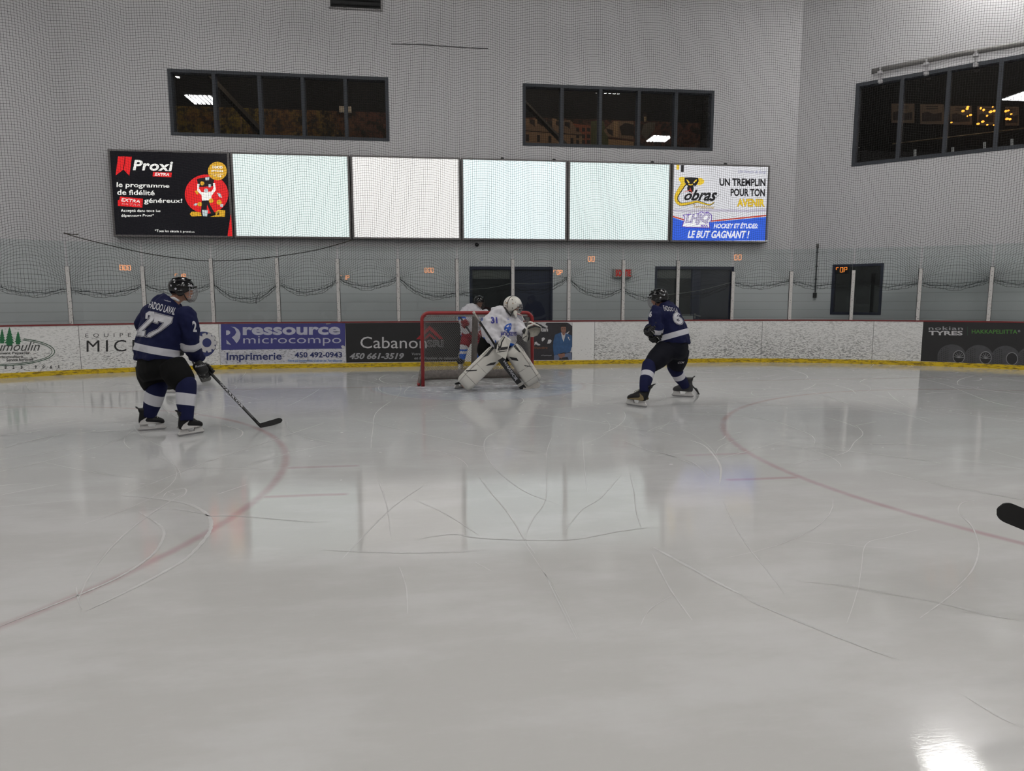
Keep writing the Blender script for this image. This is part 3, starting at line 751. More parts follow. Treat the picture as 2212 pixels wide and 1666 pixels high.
# ------------------------------------------------------------------ rink boards along the end of the rink
BXL, BXR, BR, BY = -4.45, 5.4, 8.53, 3.6
def bpt(s, z, off=0.0):
    """place at distance s along the boards, height z, off = metres towards the wall"""
    if BXL <= s <= BXR: return Vector((s, BY+off, z))
    cx = BXL if s < BXL else BXR
    th = (s-cx)/BR
    return Vector((cx+(BR+off)*math.sin(th), BY-BR+(BR+off)*math.cos(th), z))
def bnrm(s):
    """direction from the boards towards the wall"""
    if BXL <= s <= BXR: return Vector((0, 1, 0))
    th = (s-(BXL if s < BXL else BXR))/BR
    return Vector((math.sin(th), math.cos(th), 0))
def bcast(px, py):
    """(s, z) on the boards seen at a picture point"""
    d = ray(px, py); t = (BY-CAM.y)/d.y; p = CAM+d*t
    if BXL <= p.x <= BXR: return p.x, p.z
    cx = BXL if p.x < BXL else BXR
    ox, oy = CAM.x-cx, CAM.y-(BY-BR)
    A = d.x**2+d.y**2; B = 2*(ox*d.x+oy*d.y); C_ = ox*ox+oy*oy-BR*BR
    t = (-B+math.sqrt(max(0, B*B-4*A*C_)))/(2*A); p = CAM+d*t
    return cx+BR*math.atan2(p.x-cx, p.y-(BY-BR)), p.z
def bfn(px, py, lift):
    s, z = bcast(px, py); return bpt(s, z, -lift)
SMIN, SMAX = -12.2, 14.6
HB = 1.0
def swall(b, s0, s1, z0, z1, o0, o1, step=0.25):
    """curved slab between s0..s1"""
    n = max(1, int(abs(s1-s0)/step+0.99)); rings = []
    for i in range(n+1):
        s = s0+(s1-s0)*i/n
        rings.append([bpt(s, z0, o0), bpt(s, z1, o0), bpt(s, z1, o1), bpt(s, z0, o1)])
    b.loft(rings)

def puck_white(name, amount, base=(0.70, 0.695, 0.68, 1)):
    """white board plastic with dark puck marks"""
    q = NB(name)
    pos = q.new('ShaderNodeNewGeometry').outputs['Position']
    a = q.noise(q.mapping(pos, (14, 14, 48), (0, 0.3, 0)), 1.0, 4.0, 0.7)
    b_ = q.noise(q.mapping(pos, (16, 16, 60), (0, -0.55, 0)), 1.25, 4.0, 0.7)
    c = q.noise(q.mapping(pos, (1.2, 1.2, 0.8)), 1.0, 2.0)
    sp = q.new('ShaderNodeSeparateXYZ'); q.link(pos, sp.inputs[0])
    low = q.ramp(sp.outputs[2], 0.2, 0.95, 1.0, 0.45)
    th = 0.69 - 0.16*amount
    m_ = q.math('MAXIMUM', q.ramp(a, th, th+0.05), q.ramp(b_, th, th+0.05))
    m_ = q.math('MULTIPLY', q.math('MULTIPLY', m_, low), q.ramp(c, 0.3, 0.6, 0.55, 1.0))
    col = q.mix(q.math('MULTIPLY', m_, 0.8), base, (0.05, 0.05, 0.05, 1))
    q.link(col, q.b.inputs['Base Color']); q.b.inputs['Roughness'].default_value = 0.35
    return q.m
MARK_L = puck_white('board_white_clean', 0.35); MARK_M = puck_white('board_white_marked', 0.78); MARK_H = puck_white('board_white_battered', 1.0)
q = NB('kick_yellow')
pos = q.new('ShaderNodeNewGeometry').outputs['Position']
nz = q.noise(q.mapping(pos, (6, 6, 30)), 1.3, 4.0, 0.7)
q.link(q.mix(q.ramp(nz, 0.45, 0.62), (0.62, 0.43, 0.004, 1), (0.2, 0.13, 0.01, 1)), q.b.inputs['Base Color']); q.b.inputs['Roughness'].default_value = 0.4
KICK = q.m
CAP = mat('cap_rail_red', (0.16, 0.012, 0.014), 0.45); BACKB = mat('board_frame_grey', srgb(80, 80, 82), 0.7)

boards = thing('rink_boards', 'curved white rink boards with a yellow kick strip and thin red top rail', 'rink boards', (0, BY, 0))
sx_ = lambda px: bcast(px, 745)[0]
seams = [SMIN, sx_(172), sx_(474), sx_(746), sx_(1003), sx_(1105), sx_(1284), sx_(1645), sx_(1885), sx_(2330), SMAX]
mats_ = [MARK_M, MARK_M, MARK_L, MARK_L, MARK_L, MARK_L, MARK_H, MARK_H, MARK_H, MARK_L]
for k in range(len(seams)-1):
    b = MB().mat(mats_[k]); swall(b, seams[k]+0.004, seams[k+1]-0.004, 0.094, HB-0.022, 0.0, 0.03); b.build('board_panel', boards)
b = MB().mat(BACKB); swall(b, SMIN, SMAX, 0.0, HB-0.022, 0.031, 0.10); b.build('backing_frame', boards)
ks = [SMIN, sx_(275), sx_(540), sx_(802), sx_(1130), sx_(1284), sx_(1645), sx_(1885), SMAX]
for k in range(len(ks)-1):
    b = MB().mat(KICK); swall(b, ks[k]+0.003, ks[k+1]-0.003, 0.0, 0.094, -0.012, 0.03); b.build('kick_plate', boards)
b = MB().mat(CAP); swall(b, SMIN, SMAX, HB-0.022, HB+0.006, -0.012, 0.11); b.build('cap_rail', boards)

# ------------------------------------------------------------------ stanchions and glass
POSTS = [(-10.53, 2.15), (-9.24, 2.15), (-7.945, 2.14), (-6.643, 2.17), (-5.343, 2.35), (-4.008, 2.37), (-2.743, 2.36), (-1.455, 2.36), (-0.162, 2.37), (1.081, 2.37), (2.361, 2.37),
         (3.629, 2.37), (4.927, 2.37), (6.247, 2.12), (7.573, 2.12), (8.903, 2.13), (10.237, 2.15), (11.536, 2.15), (12.85, 2.15), (14.1, 2.15)]
q = NB('stanchion_white')
pos = q.new('ShaderNodeNewGeometry').outputs['Position']
sp_ = q.ramp(q.noise(pos, 34.0, 3.0, 0.7), 0.58, 0.66)
q.link(q.mix(q.math('MULTIPLY', sp_, 0.8), (0.52, 0.505, 0.49, 1), (0.08, 0.075, 0.07, 1)), q.b.inputs['Base Color']); q.b.inputs['Roughness'].default_value = 0.45
STAN = q.m
BOLT = mat('bolt_dark', (0.02, 0.02, 0.02), 0.4); GASK = mat('glass_gasket', (0.025, 0.025, 0.027), 0.6)
ORD = ['first', 'second', 'third', 'fourth', 'fifth', 'sixth', 'seventh', 'eighth', 'ninth', 'tenth', 'eleventh', 'twelfth', 'thirteenth', 'fourteenth', 'fifteenth', 'sixteenth', 'seventeenth', 'eighteenth', 'nineteenth', 'twentieth']
NEAR = {2: 'behind the pine tree advertisement', 3: 'left of player 27', 4: 'right of the helmet of player 27', 5: 'above the blue printing advertisement', 6: 'at the right end of the blue printing advertisement', 7: 'above the black phone number advertisement', 8: 'rising behind the left half of the goal', 9: 'in front of the left double navy door', 10: 'to the right of the portrait advertisement', 11: 'hiding one letter of the exit sign', 12: 'in front of the right navy door', 13: 'at the right edge of the right navy door', 14: 'left of the wall conduit', 15: 'in front of the low window', 16: 'above the left end of the tyre advertisement', 17: 'above the tyre advertisement near the right edge'}
for k, (s, zt_) in enumerate(POSTS):
    if k in (0, 18, 19): continue
    n = bnrm(s); tdir = Vector((n.y, -n.x, 0))
    side = 'left' if k <= 9 else 'right'
    lab = 'white glass stanchion bolted to the boards ' + NEAR.get(k, 'beyond the left edge of the picture')
    t = thing('glass_stanchion', lab, 'post', bpt(s, HB+0.006, 0.02), 'stanchions holding the rink glass')
    b = MB().mat(STAN); b.obox(bpt(s, (HB+zt_)/2, 0.012), tdir*0.033, n*0.012, UP*((zt_-HB)/2-0.004)); b.build('post', t)
    b = MB().mat(GASK); b.obox(bpt(s, (HB+zt_)/2, 0.036), tdir*0.041, n*0.011, UP*((zt_-HB)/2+0.005)); b.build('gasket', t)
    b = MB().mat(BOLT)
    z = HB+0.05
    while z < zt_-0.02:
        c = bpt(s, z, 0.0); b.tube([c, c-n*0.006], 0.0065, 6); z += 0.2
    b.build('bolts', t)
GLASS = glass_mat('rink_glass', (0.945, 0.975, 0.97, 1), 0.9, 1.5)
GZ = 2.63
for k in range(1, len(POSTS)-2):
    s0, s1 = POSTS[k][0]+0.02, POSTS[k+1][0]-0.02
    a = bpt(s0, 0, 0.07); c = bpt(s1, 0, 0.07); d = (c-a); n = Vector((-d.y, d.x, 0)).normalized()
    b = MB().mat(GLASS); b.obox((a+c)/2+UP*((HB+0.01+GZ)/2), d/2, n*0.006, UP*((GZ-HB-0.01)/2))
    l1 = 'clear rink shield between the %s and %s stanchions from the left' % (ORD[max(0, k-2)], ORD[k-1]) if k > 1 else 'clear rink shield left of the first stanchion'
    if k == 17: l1 = 'clear rink shield right of the last stanchion'
    tag(b.build('rink_shield'), l1, 'rink glass', 'glass shields above the boards')

# ------------------------------------------------------------------ advertisements on the boards
def print_mat(name, rgb, var=0.12): return mat(name, rgb, 0.45, var=var, scale=12)
WHT = print_mat('print_white', (0.50, 0.49, 0.50, 1)); BLK = print_mat('print_black', (0.012, 0.012, 0.013, 1)); GRY = print_mat('print_grey', (0.30, 0.30, 0.31, 1)); NVY = print_mat('print_navy', (0.022, 0.030, 0.12, 1))
GRN = print_mat('print_green', (0.012, 0.13, 0.045, 1), 0.3); DGRN = print_mat('print_dark_green', (0.02, 0.07, 0.035, 1)); VIO = print_mat('print_violet', (0.045, 0.045, 0.19, 1), 0.1); CYN = print_mat('print_light_blue', (0.04, 0.16, 0.42, 1))
def advert(name, label, px0, px1, z0, z1, m):
    s0, s1 = sx_(px0), sx_(px1)
    r = thing(name, label, 'advertisement', bpt((s0+s1)/2, z0, -0.004), 'advertisements on the boards')
    if m:
        b = MB().mat(m); swall(b, s0, s1, z0, z1, -0.0015, -0.0005, 0.12); b.build('sheet', r)
    return r, Print(bfn, 14)

# pine trees
r, pr = advert('tree_advertisement', 'white board advertisement with three green pine trees in a green oval', -60, 130, .1, .97, None)
def pine(cx, top, base, w, n):
    L = [(cx, top)]; R = []
    for i in range(1, n+1):
        y = top+(base-top)*i/n; ww = w*(i/n)**0.8
        L += [(cx-ww, y), (cx-ww*0.62, y-0.4)] if i < n else [(cx-ww*0.5, base)]
        R += [(cx+ww, y), (cx+ww*0.62, y-0.4)] if i < n else [(cx+ww*0.5, base)]
    return L+R[::-1]
pr.poly(pine(20.5, 706.5, 748, 12.5, 7), GRN); pr.poly(pine(4.5, 710, 742, 8.5, 6), GRN); pr.poly(pine(39, 715.5, 744, 9, 6), GRN)
el = lambda a, b_: [(0+a*math.cos(t), 759.5+b_*math.sin(t)) for t in np.linspace(-1.12, 2.05, 44)]
pr.strip(el(118, 30.5), 1.6, DGRN); pr.strip(el(112.5, 27.5), 1.3, DGRN)
INK = print_mat('print_faded_black', (0.045, 0.047, 0.045, 1))
pr.text('Dumoulin', -31, 739.5, 86, 759, INK, shear=0.35, slope=-0.01)
pr.text('Aménagement Paysager', -42, 761, 65, 768, INK, bold=0.02, slope=-0.015); pr.text('Arboriculture', -8, 768.5, 50, 774, INK, bold=0.02, slope=-0.02); pr.text('Service horticole', 14, 774.5, 72, 781, INK, bold=0.02, slope=-0.03)
for ch, x in (('8', 12), ('2', 29), ('3', 46.5), ('9', 77), ('0', 94), ('6', 110.5), ('1', 127)): pr.text(ch, x-(2.2 if ch != '1' else 1.0), 790.5-(x/60), x+(2.2 if ch != '1' else 1.0), 797.5-(x/60), INK, bold=0.03)
pr.build('print', r)
# machine shop
r, pr = advert('gear_advertisement', 'white board advertisement with spaced black capitals and a blue gear, behind the player wearing 27', 184, 468, .1, .97, None)
pr.text('EQUIPE', 184.5, 720.8, 283, 730.5, INK, spacing=2.1, slope=-0.012); pr.text('MICR', 187, 735.5, 309, 760.5, BLK, bold=0.0, spacing=1.35, slope=-0.012)
pr.poly(circle2(439, 744, 27.5, n=48), NVY)
def gear(cx, cy, r0, r1, n):
    out = []
    for i in range(n):
        a = 2*math.pi*i/n
        for da, rr in ((-.30, r0), (-.17, r1), (.17, r1), (.30, r0)): out.append((cx+rr*math.cos(a+da*6.28/n*1.55), cy+rr*math.sin(a+da*6.28/n*1.55)))
    return out
pr.poly(gear(447, 740.5, 17.6, 22.3, 10), INK); pr.poly(gear(447, 740.5, 16.8, 21.5, 10), WHT); pr.poly(circle2(447, 740.5, 9.8), NVY)
pr.build('print', r)
# printing shop
zz = lambda x, y: bcast(x, y)[1]
r, pr = advert('printer_advertisement', 'blue and white board advertisement lettered ressource microcompo imprimerie', 475, 746, 0.108, zz(600, 699), puck_white('advert_white_marked', .8, (0.56, 0.56, 0.60, 1)))
pr.poly([(477, 699.8), (745.5, 698.2), (745.5, 753.2), (478, 756.2)], VIO)
LAV = print_mat('print_lavender', (0.42, 0.42, 0.50, 1), 0.2)
pr.text('ressource', 524.5, 706.8, 735.5, 724.3, LAV, bold=0.035, slope=-0.004); pr.text('microcompo', 525.5, 726.5, 737, 747.8, LAV, bold=-0.004, slope=-0.004)
pr.poly([(488.5, 714), (494, 714), (497.5, 717), (497, 721), (493, 723.5), (488.5, 724)], LAV)
pr.poly([(498, 706), (508, 706.8), (516, 712.5), (519.6, 721), (518.5, 731), (514, 738.5), (511, 741.8), (505, 733.5), (500.5, 729), (507, 724.5), (510.5, 718), (507.5, 710.5), (502, 707)], LAV)
pr.poly([(489.3, 734), (489.5, 743), (499.5, 745)], LAV)
pr.text('Imprimerie', 489.5, 761.8, 608.7, 783, NVY, bold=0.02, slope=-0.006); pr.text('450 492-0943', 636.8, 760.8, 738.8, 772.8, NVY, bold=0.025, slope=-0.003); pr.text('Fière partenaire des Cobras de Terrebonne', 622, 776.8, 739, 782.8, CYN, shear=0.3, bold=0.01)
pr.poly([(736.5, 747.5), (741, 746), (745.5, 748.5), (745.5, 753), (739, 752.5)], WHT); pr.poly([(705, 700.8), (711, 700), (715, 699.4), (714, 698.8), (704, 699.3)], WHT)
pr.build('print', r)
# sheds
r, pr = advert('shed_advertisement', 'black board advertisement with white shed lettering and a red roof, seen through the goal', 747, 1001, 0.105, zz(800, 698), BLK)
pr.text('Cabanon', 778.5, 727.5, 922, 752.5, WHT, bold=0.0, slope=0.002); pr.text('450 661-3519', 755, 762.6, 872.8, 776.4, GRY, bold=0.035, shear=0.28)
RED = print_mat('print_red', (0.30, 0.015, 0.02, 1))
pr.poly([(899, 733), (928, 703.5), (958, 732.5), (949, 732.5), (928, 713), (912, 728), (912, 733)], RED); pr.poly([(914, 733), (928, 719.5), (943, 732.5), (937, 732.5), (928, 726), (920, 733)], RED)
pr.text('SRI', 922, 734.5, 957.5, 750, GRY, bold=0.03); pr.text('SRI', 923.2, 735.7, 956.3, 748.8, BLK, bold=-0.012)
pr.text('Votre', 889.4, 762, 908, 767.5, GRY, shear=.15, bold=.01); pr.text('en fabrication de cabanon', 895, 770.5, 988, 776.5, GRY, shear=.15, bold=.01)
pr.build('print', r)
# portrait
r, pr = advert('portrait_advertisement', 'torn dark board advertisement with a portrait of a seated person in a blue jacket', 1104, 1236, 0.105, zz(1180, 697.5), print_mat('advert_charcoal', (0.025, 0.023, 0.028, 1), .4))
Q = lambda pts: [(1130+x/11.06, 680+y/11.06) for x, y in pts]
for p in ([(300,185),(560,190),(530,235),(555,260),(585,265),(580,320),(500,285),(430,240)], [(1050,190),(1172,190),(1172,265),(1140,250),(1110,215)], [(445,560),(490,540),(525,570),(500,610),(460,640),(445,620)], [(590,640),(600,600),(650,590),(680,620),(665,665),(630,690),(575,692)], [(275,655),(320,645),(360,690),(410,710),(405,735),(350,735),(300,700),(270,735)], [(1105,830),(1130,775),(1172,775),(1172,900),(1110,890)]): pr.poly(Q(p), WHT)
pr.text('tan', 1168, 708, 1183.5, 716.5, WHT, bold=.03); ORG = print_mat('print_orange', (0.25, 0.10, 0.04, 1)); pr.text('financière', 1153, 748.6, 1182.5, 753.8, ORG); pr.text('″', 1127.5, 698, 1131.5, 703, WHT, bold=.06)
pr.strip(Q([(430,975),(480,965),(520,980),(570,968),(620,980),(680,970)]), 0.8, GRY)
JKT = print_mat('print_jacket_blue', (0.03, 0.085, 0.20, 1), .35); SKN = print_mat('print_skin', (0.24, 0.12, 0.085, 1), .2); HAIR = print_mat('print_hair', (0.02, 0.016, 0.014, 1)); JNS = print_mat('print_jeans', (0.12, 0.15, 0.24, 1), .25)
pr.poly(Q([(735,960),(850,960),(1150,900),(1160,1075),(1090,1075),(1060,1010),(870,1030),(850,1080),(735,1082)]), JNS)
pr.poly(Q([(905,420),(760,480),(720,640),(708,760),(735,980),(840,940),(960,900),(1040,915),(1130,880),(1165,740),(1160,500),(1015,430)]), JKT)
pr.poly(Q([(905,430),(1015,440),(1000,520),(965,650),(930,560)]), WHT); pr.poly(Q([(925,440),(1005,440),(985,490),(950,490)]), SKN)
pr.poly(Q([(898,290),(1025,290),(1022,390),(1000,450),(965,475),(930,450),(905,390)]), SKN); pr.poly(Q([(895,310),(890,260),(920,225),(970,215),(1020,230),(1032,270),(1026,310),(1010,285),(920,285),(905,300)]), HAIR)
for x0 in (920, 975): pr.poly(Q([(x0,335),(x0+35,333),(x0+35,345),(x0,347)]), HAIR)
pr.poly(Q([(940,415),(985,415),(985,425),(940,425)]), print_mat('print_lip', (0.12, 0.05, 0.045, 1)))
pr.poly(Q([(830,935),(900,935),(985,920),(1000,990),(930,1020),(910,1050),(850,1000)]), SKN)
pr.poly(Q([(1030,440),(1110,385),(1060,460),(1035,465)]), WHT); pr.poly(Q([(1060,525),(1090,530),(1095,570),(1125,605),(1105,615),(1075,565)]), WHT)
pr.build('print', r)
# tyres
r, pr = advert('tyre_advertisement', 'black board advertisement with white and green lettering above a row of tyres', 1991, 2420, 0.10, zz(2100, 694.3), BLK)
pr.text('nokian', 2006, 705.2, 2080, 713, GRY, bold=.01, spacing=1.1, slope=.004); pr.text('TYRES', 2006, 714.8, 2079.5, 724.3, WHT, bold=.03, slope=.004); pr.strip([(2089.7, 706), (2089.7, 724.5)], .8, DGRN)
pr.text('HAKKAPELIITTA', 2099, 712, 2197.5, 720.6, print_mat('print_lime', (0.06, 0.20, 0.03, 1)), bold=.012, slope=.006); pr.text('®', 2199, 713, 2204, 718, GRY)
TYR = print_mat('print_tyre', (0.055, 0.055, 0.06, 1), .4); TRD = print_mat('print_tread', (0.013, 0.013, 0.015, 1)); RIM = print_mat('print_rim', (0.22, 0.22, 0.23, 1))
for k, (cx, top, w, rx) in enumerate(((2056, 744, 31, 2071), (2114, 745.5, 31, 2129), (2172, 747, 31, 2186), (2228, 749, 31, 2243), (2286, 751, 31, 2301))):
    bt = 781+2.6*k+1.2
    out = [(cx-w, bt)] + [(cx+w*math.cos(a)*1.0, top+26-26*math.sin(a)) for a in np.linspace(math.pi, 0, 18)] + [(cx+w, bt)]
    pr.poly(out, TYR, 0.0060+0.0004*k)
    for i in range(9):
        for j in range(5):
            x = cx-w+3+j*4.6; y = top+6+i*4.0+abs(j-2)*1.2
            if y < bt-2 and (x-cx)**2/(w*w)+((top+26-y)/26)**2*(1 if y < top+26 else 0) < 0.9: pr.strip([(x, y), (x+2.4, y+1.4)], 1.2, TRD, 0.012)
    pr.poly([(rx+13*math.cos(a), min(bt, 771+2.0*k+14*math.sin(a))) for a in np.linspace(0, 6.28, 26)[:-1]], RIM, 0.014)
    pr.poly([(rx+11.5*math.cos(a), min(bt, 771+2.0*k+12.4*math.sin(a))) for a in np.linspace(0, 6.28, 26)[:-1]], TRD, 0.0155)
    if k != 2:
        for a in np.linspace(-3.0, 0.0, 7): pr.strip([(rx, 773+2*k), (rx+11*math.cos(a), 772+2*k+11*math.sin(a))], 1.1, RIM, 0.017)
pr.build('print', r)

# ------------------------------------------------------------------ backlit advertising boxes on the end wall
YB = YW-0.18
lb_fn = plane_fn((0, YB, 0), (0, -1, 0))
lx = lambda px, py=428: on_plane(px, py, (0, YB, 0), (0, 1, 0)).x
LZ0, LZ1 = on_plane(950, 518, (0, YB, 0), (0, 1, 0)).z, on_plane(950, 340, (0, YB, 0), (0, 1, 0)).z
edges = [lx(238.5), lx(501), lx(758), lx(996), lx(1226), lx(1449), lx(1661)]
ALU = mat('aluminium_trim', srgb(128, 124, 124), 0.4, 0.3); BACK = mat('box_side', srgb(60, 60, 62), 0.6)
def glow(name, rgb, e, base=0.25):
    q = NB(name); tc = q.new('ShaderNodeTexCoord').outputs['Object']
    nz = q.noise(q.mapping(tc, (0.8, 1, 0.8)), 1.0, 1.0)
    c = q.mix(nz, tuple(x*0.94 for x in rgb)+(1,), tuple(min(1, x*1.05) for x in rgb)+(1,))
    q.link(c, q.b.inputs['Emission Color']); q.b.inputs['Emission Strength'].default_value = e
    q.b.inputs['Base Color'].default_value = (base, base, base, 1); q.b.inputs['Roughness'].default_value = 0.18; q.b.inputs['Specular IOR Level'].default_value = 0.3
    return q.m
specs = [('black backlit advertisement with a red ribbon logo, leftmost of the lit boxes', None), ('blank greenish white backlit panel beside the black advertisement', glow('lit_panel_a', (0.80, 0.92, 0.90), 0.95)), ('blank warm white backlit panel, third of the lit boxes', glow('lit_panel_b', (0.93, 0.91, 0.89), 0.93)),
         ('blank bluish backlit panel, the brightest of the lit boxes', glow('lit_panel_c', (0.83, 0.97, 1.0), 1.02)), ('blank greenish white backlit panel beside the snake advertisement', glow('lit_panel_d', (0.80, 0.93, 0.92), 0.95)), ('white and blue backlit advertisement with a snake crest, rightmost of the lit boxes', None)]
LB = []
for k in range(6):
    x0, x1 = edges[k]+0.012, edges[k+1]-0.012
    r = thing('light_box', specs[k][0], 'light box', ((x0+x1)/2, YW, LZ0), 'backlit boxes on the end wall')
    b = MB().mat(BACK); b.box(x0, YB+0.02, LZ0, x1, YW-0.005, LZ1); b.build('housing', r)
    fw = 0.045
    b = MB().mat(ALU)
    b.box(x0, YB-0.012, LZ0, x1, YB+0.02, LZ0+fw*.9); b.box(x0, YB-0.012, LZ1-fw*.8, x1, YB+0.02, LZ1)
    b.box(x0, YB-0.012, LZ0+fw*.9, x0+fw, YB+0.02, LZ1-fw*.8); b.box(x1-fw, YB-0.012, LZ0+fw*.9, x1, YB+0.02, LZ1-fw*.8)
    b.build('trim_frame', r)
    m = specs[k][1] or (glow('lit_black', (0.010, 0.0095, 0.014), 0.6, 0.006) if k == 0 else glow('lit_white_print', (0.70, 0.70, 0.74), 0.93))
    b = MB().mat(m); b.box(x0+fw*.8, YB, LZ0+fw*.8, x1-fw*.8, YB+0.02, LZ1-fw*.7); b.build('lit_panel', r)
    LB.append(r)
for px, py, lab in ((1085, 342, 'third lit panel'), (1197, 345, 'brightest lit panel'), (1410, 350, 'fifth lit panel'), (1568, 352, 'snake advertisement')):
    c = on_plane(px, py, (0, YB, 0), (0, 1, 0)); c.z = LZ1+0.016
    b = MB().mat(mat('clip_black', (.01, .01, .011), .5)); b.obox(c+Vector((0, .03, 0)), (.035, 0, 0), (0, .03, 0), (0, 0, .014)); b.obox(c+Vector((0, .05, .01)), (.02, 0, 0), (0, .02, 0), (0, 0, .016))
    tag(b.build('top_clip'), 'tiny black clip on top of the '+lab, 'clip')
lit = lambda n, c, e=0.9: mat(n, c, 0.3, emit=e, var=0.02)
LW = lit('lit_white', (0.80, 0.80, 0.76)); LR = lit('lit_red', (0.62, 0.012, 0.015)); LY = lit('lit_gold', (0.58, 0.32, 0.02)); LK = lit('lit_ink', (0.010, 0.0095, 0.012), .6); LG = lit('lit_skin_grey', (0.42, 0.50, 0.52))
Z1 = lambda pts: [(230+x/7.572, 310+y/7.572) for x, y in pts]
z1 = lambda x, y: (230+x/7.572, 310+y/7.572)
pr = Print(lb_fn)
pr.poly(Z1([(190,212),(300,212),(275,430),(150,525)]), LR); pr.poly(Z1([(312,214),(416,218),(375,530),(285,432)]), LR)
pr.quad_text('Proxi', z1(445,268), z1(1092,290), z1(1080,455), z1(432,440), LW, bold=.028, shear=.1, spacing=1.06)
pr.poly(Z1([(765,466),(1070,476),(1060,552),(754,540)]), LR); pr.quad_text('EXTRA', z1(795,478), z1(1030,488), z1(1026,534), z1(788,528), LW, bold=.03, shear=.15)
pr.quad_text('le programme', z1(170,632), z1(1032,662), z1(1028,745), z1(165,738), LW, bold=.016)
pr.quad_text('de fidélité', z1(178,752), z1(788,768), z1(790,850), z1(178,842), LW, bold=.016)
pr.poly(Z1([(220,868),(597,905),(588,1050),(185,1022),(190,925),(212,925)]), LR); pr.quad_text('EXTRA', z1(246,892), z1(555,925), z1(550,975), z1(246,948), LW, bold=.016, shear=.15)
pr.quad_text('EXTRA', z1(255,972), z1(560,996), z1(556,1030), z1(250,1000), lit('lit_white_soft', (.6, .3, .3)), bold=.0, shear=.15)
pr.quad_text('généreux!', z1(620,892), z1(1242,905), z1(1240,990), z1(618,1000), LW, bold=.016)
pr.quad_text('Accepté dans tous les', z1(235,1072), z1(886,1085), z1(886,1135), z1(235,1138), LW, bold=.012)
pr.quad_text('dépanneurs Proxi*', z1(242,1155), z1(778,1155), z1(775,1205), z1(242,1215), LW, bold=.012)
pr.quad_text('*Tous les détails à proxi.ca', z1(795,1405), z1(1443,1430), z1(1443,1470), z1(795,1462), LW, bold=.008)
pr.poly(circle2(230+1640/7.572, 310+830/7.572, 47, 42.5, 60), LR)
pr.poly(circle2(230+1818/7.572, 310+452/7.572, 20.5, 20, 40), LY); pr.quad_text('1000', z1(1738,365), z1(1900,368), z1(1900,415), z1(1738,412), LW, bold=.02); pr.quad_text('points', z1(1720,425), z1(1912,435), z1(1912,480), z1(1720,470), LW, bold=.03); pr.quad_text('accumulés', z1(1715,490), z1(1912,495), z1(1912,512), z1(1715,508), LW); pr.quad_text('= 1$', z1(1755,518), z1(1880,520), z1(1880,555), z1(1755,550), LW, bold=.03)
pr.poly(Z1([(1480,582),(1680,545),(1765,600),(1745,700),(1510,715)]), LK)
pr.poly(Z1([(1490,665),(1525,665),(1515,740),(1560,800),(1720,790),(1755,730),(1745,650),(1780,650),(1795,760),(1720,860),(1725,935),(1565,935),(1560,850),(1490,780)]), LW)
pr.poly(circle2(230+1632/7.572, 310+772/7.572, 4.6, 4.4), LG); pr.poly(Z1([(1565,935),(1672,935),(1700,1010),(1780,1150),(1720,1165),(1650,1000),(1640,1090),(1545,1150)]), LK)
pr.poly(Z1([(1565,1085),(1665,1095),(1652,1195),(1582,1190)]), LG); pr.poly(Z1([(1365,1155),(1400,1115),(1545,1130),(1560,1190),(1400,1195)]), LY); pr.poly(Z1([(1790,1120),(1830,1090),(1945,1095),(1940,1200),(1700,1200),(1790,1175)]), LY)
pr.quad_text('$', z1(1812,1115), z1(1850,1115), z1(1850,1175), z1(1812,1175), LK, bold=.04)
for x, y, w in ((1570,655,34),(1848,965,42),(1532,995,36),(1715,940,38)): pr.poly(circle2(230+x/7.572, 310+y/7.572, w/7.572, w/7.572, 18), LY)
for p in ([(1615,560),(1690,548),(1680,605),(1625,605)], [(1810,810),(1870,820),(1895,890),(1850,880)], [(1425,1010),(1460,980),(1500,985),(1470,1025)], [(1870,990),(1918,1000),(1905,1045),(1862,1035)], [(1675,670),(1715,670),(1715,720),(1675,720)]): pr.poly(Z1(p), LG)
pr.poly(Z1([(1450,780),(1490,765),(1510,835),(1475,830)]), LY)
pr.poly(Z1([(2040,1150),(2066,1518),(1985,1518)]), LR)
pr.build('print', LB[0])
S1_ = 8.328
Z2 = lambda pts: [(1430+x/S1_, 340+y/S1_) for x, y in pts]
z2 = lambda x, y: (1430+x/S1_, 340+y/S1_)
LB2 = lit('lit_blue', (0.030, 0.10, 0.56)); LRR = lit('lit_brick', (0.42, 0.035, 0.02)); LPU = lit('lit_purple', (0.13, 0.07, 0.34)); LGR = lit('lit_greyband', (0.44, 0.42, 0.50)); LWW = lit('lit_paper', (0.78, 0.78, 0.80)); LGOLD = lit('lit_yellow', (0.66, 0.45, 0.03)); LSC = lit('lit_scale', (0.30, 0.19, 0.012)); LDR = lit('lit_script', (.16, .16, .28))
pr = Print(lb_fn)
pr.poly(Z2([(180,935),(520,950),(900,925),(1500,945),(1900,925),(1900,980),(1500,990),(900,975),(520,990),(178,975)]), LGR)
pr.poly(Z2([(172,1075),(370,1140),(560,1170),(900,1165),(1905,1068),(1888,1500),(168,1500)]), LB2); pr.poly(Z2([(174,1045),(420,1120),(900,1135),(1905,1032),(1905,1055),(900,1158),(420,1143),(174,1068)]), LRR)
pr.poly(Z2([(258,135),(312,135),(308,222),(262,220)]), LGOLD); pr.poly(Z2([(340,140),(392,140),(390,265),(338,262)]), LK)
pr.quad_text('Une histoire de fierté', z2(1370,222), z2(1872,235), z2(1870,295), z2(1365,278), LDR, shear=.5)
pr.quad_text('UN TREMPLIN', z2(1032,378), z2(1860,385), z2(1858,522), z2(1034,515), LK, bold=.035); pr.quad_text('POUR TON', z2(1232,562), z2(1852,568), z2(1848,705), z2(1232,698), LK, bold=.035)
